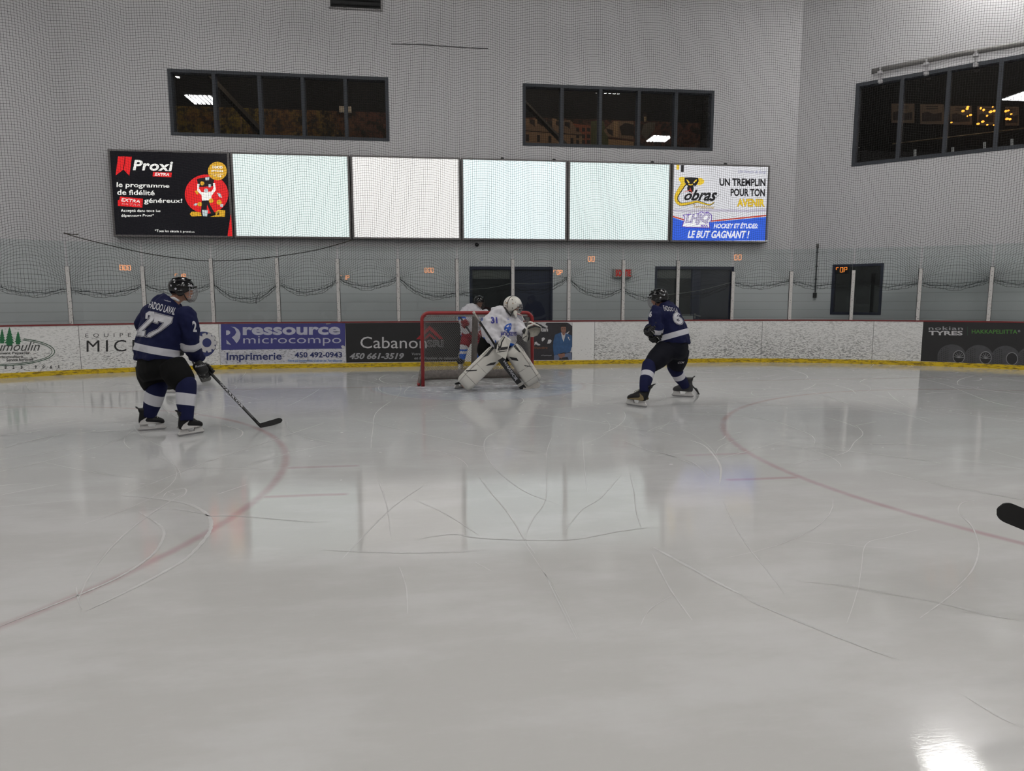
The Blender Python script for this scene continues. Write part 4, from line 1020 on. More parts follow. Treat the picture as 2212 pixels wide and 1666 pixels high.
pr.quad_text('AVENIR', z2(1350,745), z2(1850,748), z2(1848,893), z2(1346,890), LSC, bold=.055); pr.quad_text('AVENIR', z2(1358,752), z2(1843,755), z2(1841,886), z2(1354,883), LGOLD, bold=.025)
pr.quad_text('HOCKEY ET ÉTUDES:', z2(935,1170), z2(1728,1172), z2(1722,1282), z2(925,1278), LWW, bold=.03, shear=.2); pr.quad_text('LE BUT GAGNANT !', z2(468,1318), z2(1572,1322), z2(1560,1460), z2(455,1452), LWW, bold=.03, shear=.2)
body = smooth_path([Vector((x, y, 0)) for x, y in ((400,455),(330,560),(255,690),(255,780),(330,845),(480,830),(620,800),(740,830),(850,855),(930,810))], 6)
pr.strip([z2(p.x+8, p.y) for p in body], [(62-50*i/len(body))/S1_*1.5 for i in range(len(body))], LK); pr.strip([z2(p.x, p.y) for p in body], [(58-54*i/len(body))/S1_*1.25 for i in range(len(body))], LGOLD)
for i in range(4, len(body)-14, 2):
    p = body[i]; d = (body[i+1]-body[i-1]).normalized(); w = (50-48*i/len(body))*.6; pr.strip([z2(p.x-d.y*w, p.y+d.x*w), z2(p.x+d.y*w, p.y-d.x*w)], .45, LSC, 0.018)
pr.poly(Z2([(300,370),(345,350),(410,365),(420,420),(385,470),(350,520),(320,520),(335,460),(295,410)]), LGOLD); pr.poly(Z2([(640,380),(700,375),(755,420),(745,470),(690,500),(630,500),(610,470)]), LGOLD)
pr.poly(Z2([(400,365),(520,360),(645,375),(655,430),(610,510),(570,530),(560,600),(535,640),(480,625),(450,590),(440,510),(400,440)]), LK)
for p in ([(430,395),(470,420),(490,455),(480,470),(445,435)], [(625,395),(590,415),(555,455),(565,468),(610,440)], [(470,478),(510,490),(545,478),(548,500),(510,510),(472,500)]): pr.poly(Z2(p), LGOLD)
for p in ([(438,510),(450,505),(452,550)], [(575,512),(562,510),(560,555)], [(450,440),(470,450),(462,462)], [(580,450),(560,462),(572,468)]): pr.poly(Z2(p), LWW)
pr.poly(Z2([(500,545),(515,590),(530,605),(545,690),(520,620),(490,605),(350,640),(430,610),(485,590)]), LRR)
pr.quad_text('obras', z2(400,600), z2(1000,560), z2(965,795), z2(385,775), LK, shear=.35, bold=.03); pr.strip([z2(960,740), z2(1000,690), z2(1035,672)], .8, LK)
pr.quad_text('Terrebonne', z2(550,845), z2(940,880), z2(920,930), z2(560,915), LSC, shear=.35, bold=.01)
pr.poly(Z2([(360,1040),(520,1015),(515,1040),(640,1010),(700,975),(750,1000),(820,980),(890,1040),(885,1140),(840,1180),(865,1275),(640,1270),(420,1265),(340,1250),(400,1090)]), LPU)
pr.poly(Z2([(385,1050),(505,1032),(640,1025),(700,990),(745,1015),(820,998),(872,1045),(868,1135),(830,1180),(840,1262),(640,1258),(430,1250),(365,1240),(415,1085)]), LWW)
pr.quad_text('LHJQ', z2(420,1035), z2(862,1005), z2(840,1215), z2(400,1225), LPU, bold=.05, shear=.2); pr.quad_text('LHJQ', z2(428,1045), z2(855,1015), z2(834,1205), z2(408,1215), LGR, bold=.015, shear=.2)
pr.quad_text('MAA', z2(690,1215), z2(820,1215), z2(815,1255), z2(685,1255), LPU, bold=.05)
pr.poly(Z2([(168,1500),(1885,1500),(1885,1510),(168,1512)]), LWW, .006); pr.poly(Z2([(1835,1510),(1888,1490),(1885,1512)]), LWW)
pr.build('print', LB[5])

# ------------------------------------------------------------------ protective netting above the glass
NET = mat('net_twine', (0.005, 0.0055, 0.006), 0.8)
PS = [p[0] for p in POSTS]
TIE = [1.86, 1.80, 1.70, 1.78, 1.80, 1.82, 1.92, 1.95, 1.62, 1.75, 1.96, 1.70, 1.60, 1.86, 1.90, 1.93, 1.84, 1.88, 1.88, 1.88]
SAG = [.12, .12, .12, .12, .32, .22, .16, .20, .05, .16, .22, .12, .12, .08, .12, .12, .10, .10, .1, .1]
def net_pt(s, v, rn):
    """v = metres of netting above the hem"""
    k = 0
    while k < len(PS)-2 and s > PS[k+1]: k += 1
    u = (s-PS[k])/(PS[k+1]-PS[k]); u = min(max(u, 0), 1)
    hem = TIE[k]*(1-u)+TIE[k+1]*u
    sag = SAG[k]*(math.sin(math.pi*u)**1.2)
    hump = math.sin(math.pi*u)**1.3
    mean = 1.80
    lo = math.exp(-v/0.35)
    z0 = mean + v
    base = z0*(1-lo) + (hem-sag+v*0.95)*lo
    wave = (0.20*math.exp(-((v-0.55)/0.5)**2) + 0.10*math.exp(-max(v-0.4, 0)/1.6)*min(1, v/0.4) + 0.085)*(hump-0.6)*min(1.0, v/0.25)
    z = base + wave
    du = 0.5-u if u <= 0.5 else 0.5-u
    pinch = 0.20*math.exp(-((v-0.12)/0.30)**2)
    ss = s - (min(u, 1-u)*(1 if u < 0.5 else -1))*(PS[k+1]-PS[k])*pinch*math.exp(-(min(u, 1-u)/0.28)**2)*1.6
    off = 0.12 + 0.05*math.sin(math.pi*u)*math.exp(-v/1.2) + 0.015*math.sin(s*5.1+v*1.7)
    return bpt(ss, z + 0.006*math.sin(s*9+v*3), off)
CELL = 0.0465; CELLV = 0.052
cols = int((12.9+10.4)/CELL); rows = 123
TH = 0.0027
GR = [[net_pt(-10.4+CELL*i, CELLV*j, 0) for j in range(rows)] for i in range(cols)]
nv, nf = [], []
def thread(P, flat):
    b = len(nv); n = len(P)
    a3 = [(math.cos(q), math.sin(q)) for q in (1.57, 3.665, 5.76)]
    for i, p in enumerate(P):
        for c, s_ in a3:
            if flat: nv.append((p.x, p.y+TH*c, p.z+TH*s_))
            else: nv.append((p.x+TH*c, p.y+TH*s_, p.z))
    for i in range(n-1):
        for j in range(3):
            k = (j+1) % 3; nf.append((b+3*i+j, b+3*i+k, b+3*i+3+k, b+3*i+3+j))
for j in range(rows): thread([GR[i][j] for i in range(cols)], True)
for i in range(cols): thread([GR[i][j] for j in range(0, 34)] + [GR[i][j] for j in range(34, rows, 3)], False)
me = bpy.data.meshes.new('netting')
me.from_pydata(nv, [], nf); me.materials.append(NET); me.update()
netroot = thing('safety_net', 'tall black square mesh safety net hanging above the rink glass', 'net', (0, BY, 1.8))
no = bpy.data.objects.new('netting', me); COL.objects.link(no); no.parent = netroot; no.location = -wloc(netroot)
# folded hem and its rope
HEMR = mat('hem_rope', (0.010, 0.011, 0.012), 0.8)
hv = MB().mat(NET)
rnd = random.Random(3)
hem = [net_pt(-10.4+0.03*i, 0.0, 0) for i in range(int(23.2/0.03))]
for dz, dy, r_ in ((-0.005, .03, .0055), (0.045, .035, .003), (-0.05, .03, .003), (-0.085, .03, .0035)):
    P = []
    for i, p in enumerate(hem):
        s = -10.4+0.03*i
        if s > 12.7: break
        k = 0
        while k < len(PS)-2 and s > PS[k+1]: k += 1
        u = min(max((s-PS[k])/(PS[k+1]-PS[k]), 0), 1); pin = 0.35+0.65*math.sin(math.pi*u)
        P.append(p+UP*(dz*pin+0.012*math.sin(s*13+dz*60)+0.006*math.sin(s*37)))
    hv.tube(P, r_, 4)
for i in range(0, len(hem)-1, 2):
    p = hem[i]; hv.tube([p+UP*0.05, p+Vector((rnd.uniform(-.02, .02), .02, -0.085+rnd.uniform(-.01, .01)))], 0.0026, 3)
hv.build('folded_hem', netroot)
def rope(pts, r_, m):
    P = smooth_path([bpt(bcast(x, y)[0], bcast(x, y)[1], 0.09) for x, y in pts], 6); b = MB().mat(m); b.tube(P, r_, 5); return b.build('seam_rope', netroot)
SEAM = mat('seam_rope', (0.05, 0.042, 0.035), 0.8)
rope([(137, 502), (160, 510), (230, 528), (310, 546), (380, 557), (440, 563), (520, 561), (600, 553), (680, 540), (740, 524), (762, 517)], 0.009, SEAM)
rope([(137, 503), (152, 505), (169, 506)], 0.010, SEAM)
rope([(845, 92), (905, 93), (950, 96), (1010, 100), (1055, 102)], 0.012, mat('seam_dark', (0.07, 0.068, 0.07), .8))
rope([(1014, 625), (1050, 623), (1085, 617), (1107, 612), (1150, 613), (1194, 609)], .004, mat('pale_cord', (.3, .3, .28), .7))
rope([(1440, 636), (1470, 634), (1520, 626), (1582, 610)], .004, mat('pale_cord', (.3, .3, .28), .7))
rope([(541, 630), (548, 639), (551, 657)], .004, HEMR); rope([(551, 657), (554, 640), (562, 630)], .004, HEMR)

# ------------------------------------------------------------------ fill lights added in lounge and gallery, scoreboards far behind (seen mirrored in the glass)
LOUNGE = mat('fill_light_tube', (1.0, 0.8, 0.55), emit=45.0, var=0)
for x in (-6.0, -1.5, 2.6, 5.6):  # unseen lights added to brighten the mural
    t = thing('lounge_fill_light', 'unseen warm strip light added to brighten the mural behind the upper windows', 'light', (x, 6.6, 9.1), 'added fill lights in the lounge')
    b = MB().mat(lamp_grey); b.box(x-.8, 6.5, 9.16, x+.8, 6.7, 9.25); b.build('fitting', t)
    b = MB().mat(LOUNGE); b.box(x-.75, 6.54, 9.1, x+.75, 6.66, 9.16); b.build('tube', t)
gt_ = thing('gallery_fill_light', 'unseen warm strip light added to brighten the posters behind the angled window', 'light', RORG+RDIR*3+ROUT*3+UP*8.9)  # unseen light added to lift the dim posters
b = MB().mat(LOUNGE); b.obox(RORG+RDIR*3+ROUT*3+UP*8.9, RDIR*.8, ROUT*.06, UP*.03); b.build('tube', gt_)
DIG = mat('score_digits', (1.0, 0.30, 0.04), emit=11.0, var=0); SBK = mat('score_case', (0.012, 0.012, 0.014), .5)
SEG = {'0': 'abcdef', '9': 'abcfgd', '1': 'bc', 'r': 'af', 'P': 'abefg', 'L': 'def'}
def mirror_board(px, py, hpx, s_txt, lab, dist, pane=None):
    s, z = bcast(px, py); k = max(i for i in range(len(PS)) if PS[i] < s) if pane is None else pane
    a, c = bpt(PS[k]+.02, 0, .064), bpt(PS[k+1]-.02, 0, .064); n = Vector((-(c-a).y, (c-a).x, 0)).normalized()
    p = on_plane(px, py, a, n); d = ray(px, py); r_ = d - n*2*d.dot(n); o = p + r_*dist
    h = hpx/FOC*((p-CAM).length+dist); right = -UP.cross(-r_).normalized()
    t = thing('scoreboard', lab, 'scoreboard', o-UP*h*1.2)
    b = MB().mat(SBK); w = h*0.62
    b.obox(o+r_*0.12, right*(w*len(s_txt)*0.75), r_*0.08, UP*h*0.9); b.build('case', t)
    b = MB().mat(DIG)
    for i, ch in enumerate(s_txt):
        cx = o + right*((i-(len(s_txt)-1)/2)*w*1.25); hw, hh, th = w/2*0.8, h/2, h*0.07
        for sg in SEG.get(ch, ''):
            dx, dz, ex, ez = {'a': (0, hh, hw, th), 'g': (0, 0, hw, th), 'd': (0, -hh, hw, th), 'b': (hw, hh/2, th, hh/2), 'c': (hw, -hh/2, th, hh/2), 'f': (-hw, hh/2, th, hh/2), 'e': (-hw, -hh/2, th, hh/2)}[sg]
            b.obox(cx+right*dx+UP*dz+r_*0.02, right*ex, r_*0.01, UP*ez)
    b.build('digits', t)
mirror_board(1818, 583, 9, 'r0P', 'orange digital scoreboard behind the camera, mirrored in the glass before the low window', 22)
mirror_board(744, 600, 9, 'r1P', 'orange digital scoreboard behind the camera, mirrored in the glass left of the goal', 22)
mirror_board(927, 584, 9, '000', 'orange digital scoreboard behind the camera, mirrored in the glass above the goal', 22)
mirror_board(1594, 556, 10, '00', 'orange digital scoreboard behind the camera, mirrored beside the right navy door', 22)
# ------------------------------------------------------------------ goal
GRED = mat('goal_red_paint', (0.26, 0.016, 0.018), 0.35, var=0.15, scale=6)
q = NB('goal_twine'); tc = q.new('ShaderNodeTexCoord').outputs['Object']
q.link(q.mix(q.noise(tc, 3.0), (0.13, 0.125, 0.12, 1), (0.30, 0.29, 0.275, 1)), q.b.inputs['Base Color']); q.b.inputs['Roughness'].default_value = .9
TWINE = q.m
PADC = mat('goal_skirt_canvas', (0.20, 0.178, 0.165), 0.85, var=0.5, scale=22)
goal = thing('hockey_goal', 'red framed ice hockey goal with worn netting and a padded skirt', 'goal', (0, 0, 0))
GW, GH, GR0 = 0.945, 1.25, 0.03
def arc(cx, cz, r, a0, a1, n=6): return [Vector((cx+r*math.cos(a0+(a1-a0)*i/n), 0, cz+r*math.sin(a0+(a1-a0)*i/n))) for i in range(n+1)]
rc = 0.12
P = [Vector((-GW, 0, 0))] + arc(-GW+rc, GH-rc, rc, math.pi, math.pi/2) + arc(GW-rc, GH-rc, rc, math.pi/2, 0) + [Vector((GW, 0, 0))]
b = MB().mat(GRED); b.tube(P, GR0, 12, side=(0, 1, 0)); b.build('front_frame', goal, True)
def outline(w, d, r, y0, n=10):
    """plan of the back of the goal, from the left post round to the right post"""
    pts = [(-w, y0)]
    pts += [(-w+r-r*math.cos(t), d-r+r*math.sin(t)) for t in np.linspace(0, math.pi/2, n)]
    pts += [(w-r+r*math.sin(t), d-r+r*math.cos(t)) for t in np.linspace(0, math.pi/2, n)]
    pts += [(w, y0)]
    return pts
def resample(pts, n):
    L = [0]
    for a, c in zip(pts[:-1], pts[1:]): L.append(L[-1]+math.hypot(c[0]-a[0], c[1]-a[1]))
    out = []
    for i in range(n+1):
        t = L[-1]*i/n; k = max(j for j in range(len(L)) if L[j] <= t+1e-9); k = min(k, len(pts)-2)
        u = (t-L[k])/(L[k+1]-L[k]); out.append((pts[k][0]*(1-u)+pts[k+1][0]*u, pts[k][1]*(1-u)+pts[k+1][1]*u))
    return out
bot = outline(1.02, 1.05, 0.42, 0.02); top = outline(0.90, 0.52, 0.20, 0.03)
b = MB().mat(GRED); b.tube([Vector((x, y, 0.03)) for x, y in resample(bot, 40)], 0.026, 8, side=(0, 0, 1)); b.build('base_frame', goal, True)
b = MB().mat(GRED); b.tube([Vector((x, y, GH-0.06)) for x, y in resample(top, 30)], 0.017, 8, side=(0, 0, 1)); b.build('top_frame', goal, True)
b = MB().mat(PADC)
rg = []
for x, y in resample(bot, 44):
    n = Vector((x*0.6, y-0.4, 0)).normalized()
    c = Vector((x, y, 0.015)) - n*0.03
    rg.append([c-n*.02, c-n*.045+UP*.05, c-n*.035+UP*.13, c+UP*.165, c+n*.035+UP*.13, c+n*.045+UP*.05, c+n*.02])
b.loft(rg); b.build('padded_skirt', goal, True)
b = MB().mat(mat('post_pad_grey', (0.19, 0.17, 0.155), .9, var=.3, scale=25))
b.tube([Vector((.0, .53, GH-.05)), Vector((.0, .62, .95)), Vector((.0, .80, .55)), Vector((.0, 1.02, .08))], [.05, .055, .055, .055], 10, side=(1, 0, 0)); b.build('centre_strut', goal, True)
NU, NV_ = 148, 46
tb, bb = resample(top, NU), resample(bot, NU)
def npt(i, j):
    u = min(max(i, 0), NU); t = j/NV_
    sag = 0.07*math.sin(math.pi*t)*(0.35+0.65*math.sin(math.pi*u/NU))
    x = tb[u][0]*(1-t)+bb[u][0]*t; y = tb[u][1]*(1-t)+bb[u][1]*t - sag*0.9
    return Vector((x*(1-0.02*math.sin(math.pi*t)), max(y, 0.02), (GH-0.06)*(1-t)+0.10*t))
b = MB().mat(TWINE)
for k in range(-NV_, NU+1, 2):
    for sg in (1, -1):
        P = []
        for j in range(NV_+1):
            i = k+j if sg == 1 else k+NV_-j
            if 0 <= i <= NU: P.append(npt(i, j))
            elif P: break
        if len(P) > 1: b.tube(P, 0.0026, 3, side=(0.3, 0.2, 1), cap=False)
b.build('back_netting', goal)
b = MB().mat(TWINE)
for k in range(-14, 46):
    for sg in (1, -1):
        P = []
        for j in range(15):
            x = -0.88+0.042*(k+j if sg == 1 else k+14-j); y = 0.02+0.036*j
            if abs(x) <= 0.89: P.append(Vector((x, y, GH-0.03-0.03*j/14-0.02*math.sin(math.pi*j/14))))
            elif P: break
        if len(P) > 1: b.tube(P, 0.0033, 3, side=(0, 0, 1), cap=False)
b.build('top_netting', goal)
# ------------------------------------------------------------------ people: building blocks
def el_rings(L, side, n=22, e=2.3):
    """rings for a limb or trunk: L = [(centre, rx, ry)], rx along side"""
    out = []; side = Vector(side)
    for i, (c, rx, ry) in enumerate(L):
        t = (L[min(i+1, len(L)-1)][0]-L[max(i-1, 0)][0]).normalized()
        a = (side-t*side.dot(t)).normalized(); b_ = t.cross(a)
        r = []
        for k in range(n):
            q_ = 2*math.pi*k/n; cs, sn = math.cos(q_), math.sin(q_)
            r.append(c + a*rx*math.copysign(abs(cs)**(2/e), cs) + b_*ry*math.copysign(abs(sn)**(2/e), sn))
        out.append(r)
    return out
def dense(L, k=3):
    """smooth in-between rings"""
    P = smooth_path([x[0] for x in L], k); R = [(L[i//k][1]*(1-(i % k)/k)+L[min(i//k+1, len(L)-1)][1]*((i % k)/k), L[i//k][2]*(1-(i % k)/k)+L[min(i//k+1, len(L)-1)][2]*((i % k)/k)) for i in range(len(P))]
    return [(p, a, b_) for p, (a, b_) in zip(P, R)]
def ell_ratio(p, L, side):
    best = 1e9
    for i, (c, rx, ry) in enumerate(L):
        t = (L[min(i+1, len(L)-1)][0]-L[max(i-1, 0)][0]).normalized(); a = (side-t*side.dot(t)).normalized(); b_ = t.cross(a); d = p-c
        best = min(best, math.sqrt((d.dot(a)/rx)**2+(d.dot(b_)/ry)**2+(d.dot(t)/(0.5*(rx+ry)))**2))
    return best

SKIN = mat('skin', (0.36, 0.19, 0.13), 0.55, var=.12); EYEW = mat('eye_white', (.6, .58, .55), .3); EYED = mat('eye_dark', (.015, .012, .01), .2); LIPS = mat('lips', (.28, .10, .09), .5)
STEELW = mat('cage_wire', (0.32, 0.32, 0.33), .35, .7); STRAP = mat('strap_black', (.008, .008, .009), .6); CLEAR = mat('chin_cup', (.16, .15, .15), .4)
HELM = mat('helmet_black', (.007, .007, .008), .16, var=.05); VENT = mat('helmet_vent', (.002, .002, .002), .8); LTRIM = mat('helmet_sticker', (.42, .42, .45), .5)

class Head:
    def __init__(s, c, f, u, k=1.0):
        s.c = Vector(c); s.f = Vector(f).normalized(); u = Vector(u); s.u = (u-s.f*u.dot(s.f)).normalized(); s.s = s.u.cross(s.f); s.k = k
    def p(s, f, l, u): return s.c + (s.f*f + s.s*l + s.u*u)*s.k
    def shape(s, b):
        R = [(-.118, .045, .022, .022), (-.105, .035, .042, .048), (-.075, .02, .057, .072), (-.035, .008, .067, .087), (.015, 0, .075, .096), (.06, -.004, .074, .094), (.095, -.006, .058, .072), (.115, -.006, .028, .036)]
        b.loft([[s.p(fc+ry*math.sin(q_), rx*math.cos(q_), h) for q_ in (2*math.pi*k/20 for k in range(20))] for h, fc, rx, ry in R])
        b.ball(s.p(.10, 0, -.02), s.f*.022*s.k, s.s*.014*s.k, s.u*.03*s.k, 10, 8)
        b.ball(s.p(.085, 0, .03), s.f*.018*s.k, s.s*.05*s.k, s.u*.012*s.k, 10, 8); b.ball(s.p(.075, 0, -.095), s.f*.028*s.k, s.s*.028*s.k, s.u*.022*s.k, 10, 8)
        for sg in (-1, 1): b.ball(s.p(-.005, .077*sg, 0), s.f*.024*s.k, s.s*.01*s.k, s.u*.034*s.k, 10, 8)
    def features(s, par):
        for sg in (-1, 1):
            b = MB().mat(EYEW); c = s.p(.088, .032*sg, .008); b.ball(c, s.f*.008*s.k, s.s*.014*s.k, s.u*.008*s.k, 10, 8)
            b.mat(EYED); b.ball(s.p(.0935, .032*sg, .008), s.f*.004*s.k, s.s*.007*s.k, s.u*.007*s.k, 8, 6); b.build('eye', par, True)
        b = MB().mat(LIPS); b.ball(s.p(.094, 0, -.065), s.f*.006*s.k, s.s*.024*s.k, s.u*.008*s.k, 12, 8); b.build('mouth', par, True)
        b = MB().mat(EYED)
        for sg in (-1, 1): b.tube([s.p(.09, .016*sg, .03), s.p(.094, .032*sg, .035), s.p(.085, .05*sg, .029)], .005*s.k, 5)
        b.build('eyebrows', par, True)
    def dome(s, b, af, as_, au, low_front, low_side, low_back, cu=.025, cf=-.005, n=36, m=12):
        rings = []
        for i in range(m+1):
            r = []
            for k in range(n):
                th = 2*math.pi*k/n; c_ = math.cos(th)
                lo = low_side+(low_front-low_side)*max(0, c_)**1.5+(low_back-low_side)*max(0, -c_)**1.2
                e_ = math.radians(89.0+(lo-89.0)*i/m)
                r.append(s.p(cf+af*math.cos(e_)*math.cos(th), as_*math.cos(e_)*math.sin(th), cu+au*math.sin(e_)))
            rings.append(r)
        b.loft(rings, cap=False); b.face(rings[0])

def hockey_helmet(par, h, m=HELM, sticker=True, cage=STEELW):
    b = MB().mat(m); h.dome(b, .140, .114, .118, 8, -38, -50)
    o = b.build('helmet', par, True); sd = o.modifiers.new('shell', 'SOLIDIFY'); sd.thickness = .010; sd.offset = -1
    b = MB().mat(m)
    for sg in (-1, 1):
        b.tube([h.p(.118, .05*sg, .07), h.p(.07, .072*sg, .098), h.p(-.01, .082*sg, .107), h.p(-.08, .074*sg, .088), h.p(-.126, .05*sg, .035)], [.007*h.k, .010*h.k, .011*h.k, .010*h.k, .007*h.k], 8)
        b.ball(h.p(-.01, .106*sg, -.03), h.f*.045*h.k, h.s*.012*h.k, h.u*.04*h.k, 12, 8)
    b.tube([h.p(.112, -.075, .035), h.p(.142, -.035, .045), h.p(.146, 0, .047), h.p(.142, .035, .045), h.p(.112, .075, .035)], .010*h.k, 8)
    b.build('shell_ridges', o, True)
    b = MB().mat(VENT)
    for sg in (-1, 1):
        for f_, l_, u_ in ((.075, .03, .121), (.03, .034, .132), (-.03, .034, .131), (-.085, .03, .112), (.05, .098, .06), (-.05, .1, .055)):
            b.obox(h.p(f_, l_*sg, u_*1.0), h.f*.015*h.k, h.s*.006*h.k, h.u*.006*h.k)
    b.build('vents', o)
    if sticker:
        b = MB().mat(LTRIM)
        for sg in (-1, 1):
            b.obox(h.p(-.105, .062*sg, .035), (h.f*-.4-h.s*-.0+h.s*.9*0).normalized()*.012*h.k+h.s*(-.016*sg)*h.k, (h.s*sg-h.f*.75).normalized()*.012*h.k, h.u*.010*h.k)
            b.obox(h.p(.085, .085*sg, .055), h.f*.02*h.k-h.s*.012*sg*h.k, (h.s*sg+h.f*.6).normalized()*.008*h.k, h.u*.004*h.k)
            b.tube([h.p(-.055, .108*sg, .005), h.p(-.055, .121*sg, .005)], .011*h.k, 12)
        b.build('stickers', o)
    b = MB().mat(cage); A = lambda th, u_, r_: h.p(.012+r_*math.cos(th), (r_-.018)*math.sin(th), u_)
    prof = [(.045, .133), (.015, .146), (-.02, .150), (-.055, .148), (-.09, .138), (-.122, .116)]
    for u_, r_ in prof: b.tube([A(t_, u_, r_) for t_ in np.linspace(-1.15, 1.15, 13)], .0028*h.k, 5)
    for t_ in np.linspace(-1.05, 1.05, 9): b.tube([A(t_, u_, r_) for u_, r_ in prof], .0026*h.k, 5)
    b.build('face_cage', o, True)
    b = MB().mat(STRAP)
    for sg in (-1, 1): b.tube([h.p(.02, .095*sg, -.03), h.p(.045, .075*sg, -.08), h.p(.075, .035*sg, -.125), h.p(.085, 0, -.13)], .006*h.k, 6)
    b.mat(CLEAR); b.ball(h.p(.09, 0, -.112), h.f*.03*h.k, h.s*.035*h.k, h.u*.022*h.k, 12, 8)
    b.build('chin_strap', o, True)
    return o

def glove(par, grip, yd, xd, m, trim, name='hockey_glove', k=1.0, left=False, cuff_to=None, cl=1.0):
    """padded glove closed round a stick at grip; yd = along the stick, xd = wrist to knuckles"""
    Y = Vector(yd).normalized(); Xa = Vector(xd); Xa = (Xa-Y*Xa.dot(Y)).normalized(); Z = Xa.cross(Y)
    if left: Z = -Z
    o = Vector(grip) - Xa*.105*k + Z*.045*k
    p = lambda x, y, z: o + Xa*x*k + Y*y*k + Z*z*k
    b = MB().mat(m)
    ring = lambda x, w, t, z0: [p(x, w*math.copysign(abs(math.cos(q_))**.5, math.cos(q_)), z0+t*math.copysign(abs(math.sin(q_))**.5, math.sin(q_))) for q_ in (2*math.pi*i/16 for i in range(16))]
    b.loft([ring(-.02-.11*cl, .060, .055, 0), ring(-.02-.05*cl, .066, .058, 0), ring(-.015, .056, .046, 0)])
    b.loft([ring(-.02, .048, .036, 0), ring(.03, .056, .040, .004), ring(.075, .060, .038, .006), ring(.105, .056, .030, .002)])
    for i in range(4):
        y = (-.042+.028*i)*(-1 if left else 1); L = (.9, 1.0, .97, .82)[i]
        b.tube([p(.095, y, .012), p(.125*L+.012, y, .010), p(.150*L, y, -.022), p(.140*L, y, -.062), p(.105, y, -.082), p(.078, y, -.074)], [.016*k, .0175*k, .017*k, .016*k, .015*k, .012*k], 8)
    sg = -1 if not left else 1
    b.tube([p(.02, .048*sg, -.012), p(.055, .068*sg, -.035), p(.09, .058*sg, -.068), p(.105, .03*sg, -.085)], [.020*k, .020*k, .018*k, .014*k], 8)
    for i in range(3): b.tube([p(.01+.03*i, -.05, .038), p(.01+.03*i, 0, .050), p(.01+.03*i, .05, .038)], .013*k, 7)
    if cuff_to is not None: b.tube([p(-.11, 0, 0), cuff_to], [.05*k, .05*k], 10)
    g = b.build(name, par, True)
    b = MB().mat(trim); b.tube([p(-.005, -.058, .01), p(-.005, -.03, .046), p(-.005, .03, .046), p(-.005, .058, .01)], .006*k, 6); b.tube([p(.085, -.056, .025), p(.085, 0, .048), p(.085, .056, .025)], .005*k, 6); b.build('glove_piping', g, True)
    return g

def skate(par, heel, toe, m, acc, lace, hold, lift=0.0, tendon=.305, up=UP):
    heel, toe = Vector(heel), Vector(toe); heel.z = toe.z = 0
    k = (toe-heel).length/.30; Xa = (toe-heel).normalized(); Ya = UP.cross(Xa)
    p = lambda x, y, z: heel + Xa*x*k + Ya*y*k + (UP*z if z < .09 else UP*.09+up*(z-.09))*k + UP*lift
    b = MB().mat(m)
    R = [(.082, .02, .287, .036), (.10, .012, .295, .044), (.125, .010, .288, .047), (.145, .012, .262, .046), (.165, .015, .220, .043), (.19, .02, .178, .041), (.22, .024, .158, .042), (.25, .020, .150, .045), (.28, .012, .148, .047)]
    b.loft([[p((xb+xf)/2+(xf-xb)/2*math.copysign(abs(math.cos(q_))**.8, math.cos(q_)), w*math.copysign(abs(math.sin(q_))**.8, math.sin(q_))*(1-.12*math.cos(q_)), z) for q_ in (2*math.pi*i/22 for i in range(22))] for z, xb, xf, w in R])
    b.loft([[p(x+.012*math.cos(q_), w*math.sin(q_), z) for q_ in (2*math.pi*i/12 for i in range(12))] for x, w, z in ((.03, .036, .24), (.022, .035, .28), (.008, .03, tendon-.02), (-.006, .022, tendon))])
    o = b.build('skate', par, True)
    if acc:
        b = MB().mat(acc)
        for sg in (-1, 1): b.prism([p(x, .046*sg, z) for x, z in ((.014, .10), (.04, .135), (.115, .178), (.085, .135), (.10, .118), (.20, .102), (.255, .09), (.03, .084))], Ya*.003*sg*k)
        b.build('boot_accent', o)
    b = MB().mat(hold); off = Ya*.024*k
    b.prism([p(x, -.012, z) for x, z in ((.0, .034), (.0, .020), (.30, .020), (.304, .034), (.29, .046), (.28, .084), (.200, .084), (.186, .040), (.120, .040), (.105, .084), (.025, .084), (.02, .05))], off); b.build('blade_holder', o)
    b = MB().mat(STEELW); b.prism([p(x, -.003, z) for x, z in ((-.006, .014), (.012, .002), (.06, 0), (.24, 0), (.288, .003), (.308, .018), (.306, .028), (-.004, .028))], Ya*.006*k); b.build('blade', o)
    b = MB().mat(lace)
    for i in range(6):
        x = .165+.018*i; z = .205-.0145*i; b.tube([p(x, -.026, z-.004), p(x+.004, 0, z+.007), p(x, .026, z-.004)], .0045*k, 5)
    b.tube([p(.16, 0, .222), p(.19, .03, .205), p(.2, .045, .185)], .004*k, 5); b.build('laces', o, True)
    return o

def sock(par, L, side, m, name='hockey_sock'):
    b = MB().mat(m); b.loft(el_rings(dense(L, 4), side, 24, 2.1)); return b.build(name, par, True)

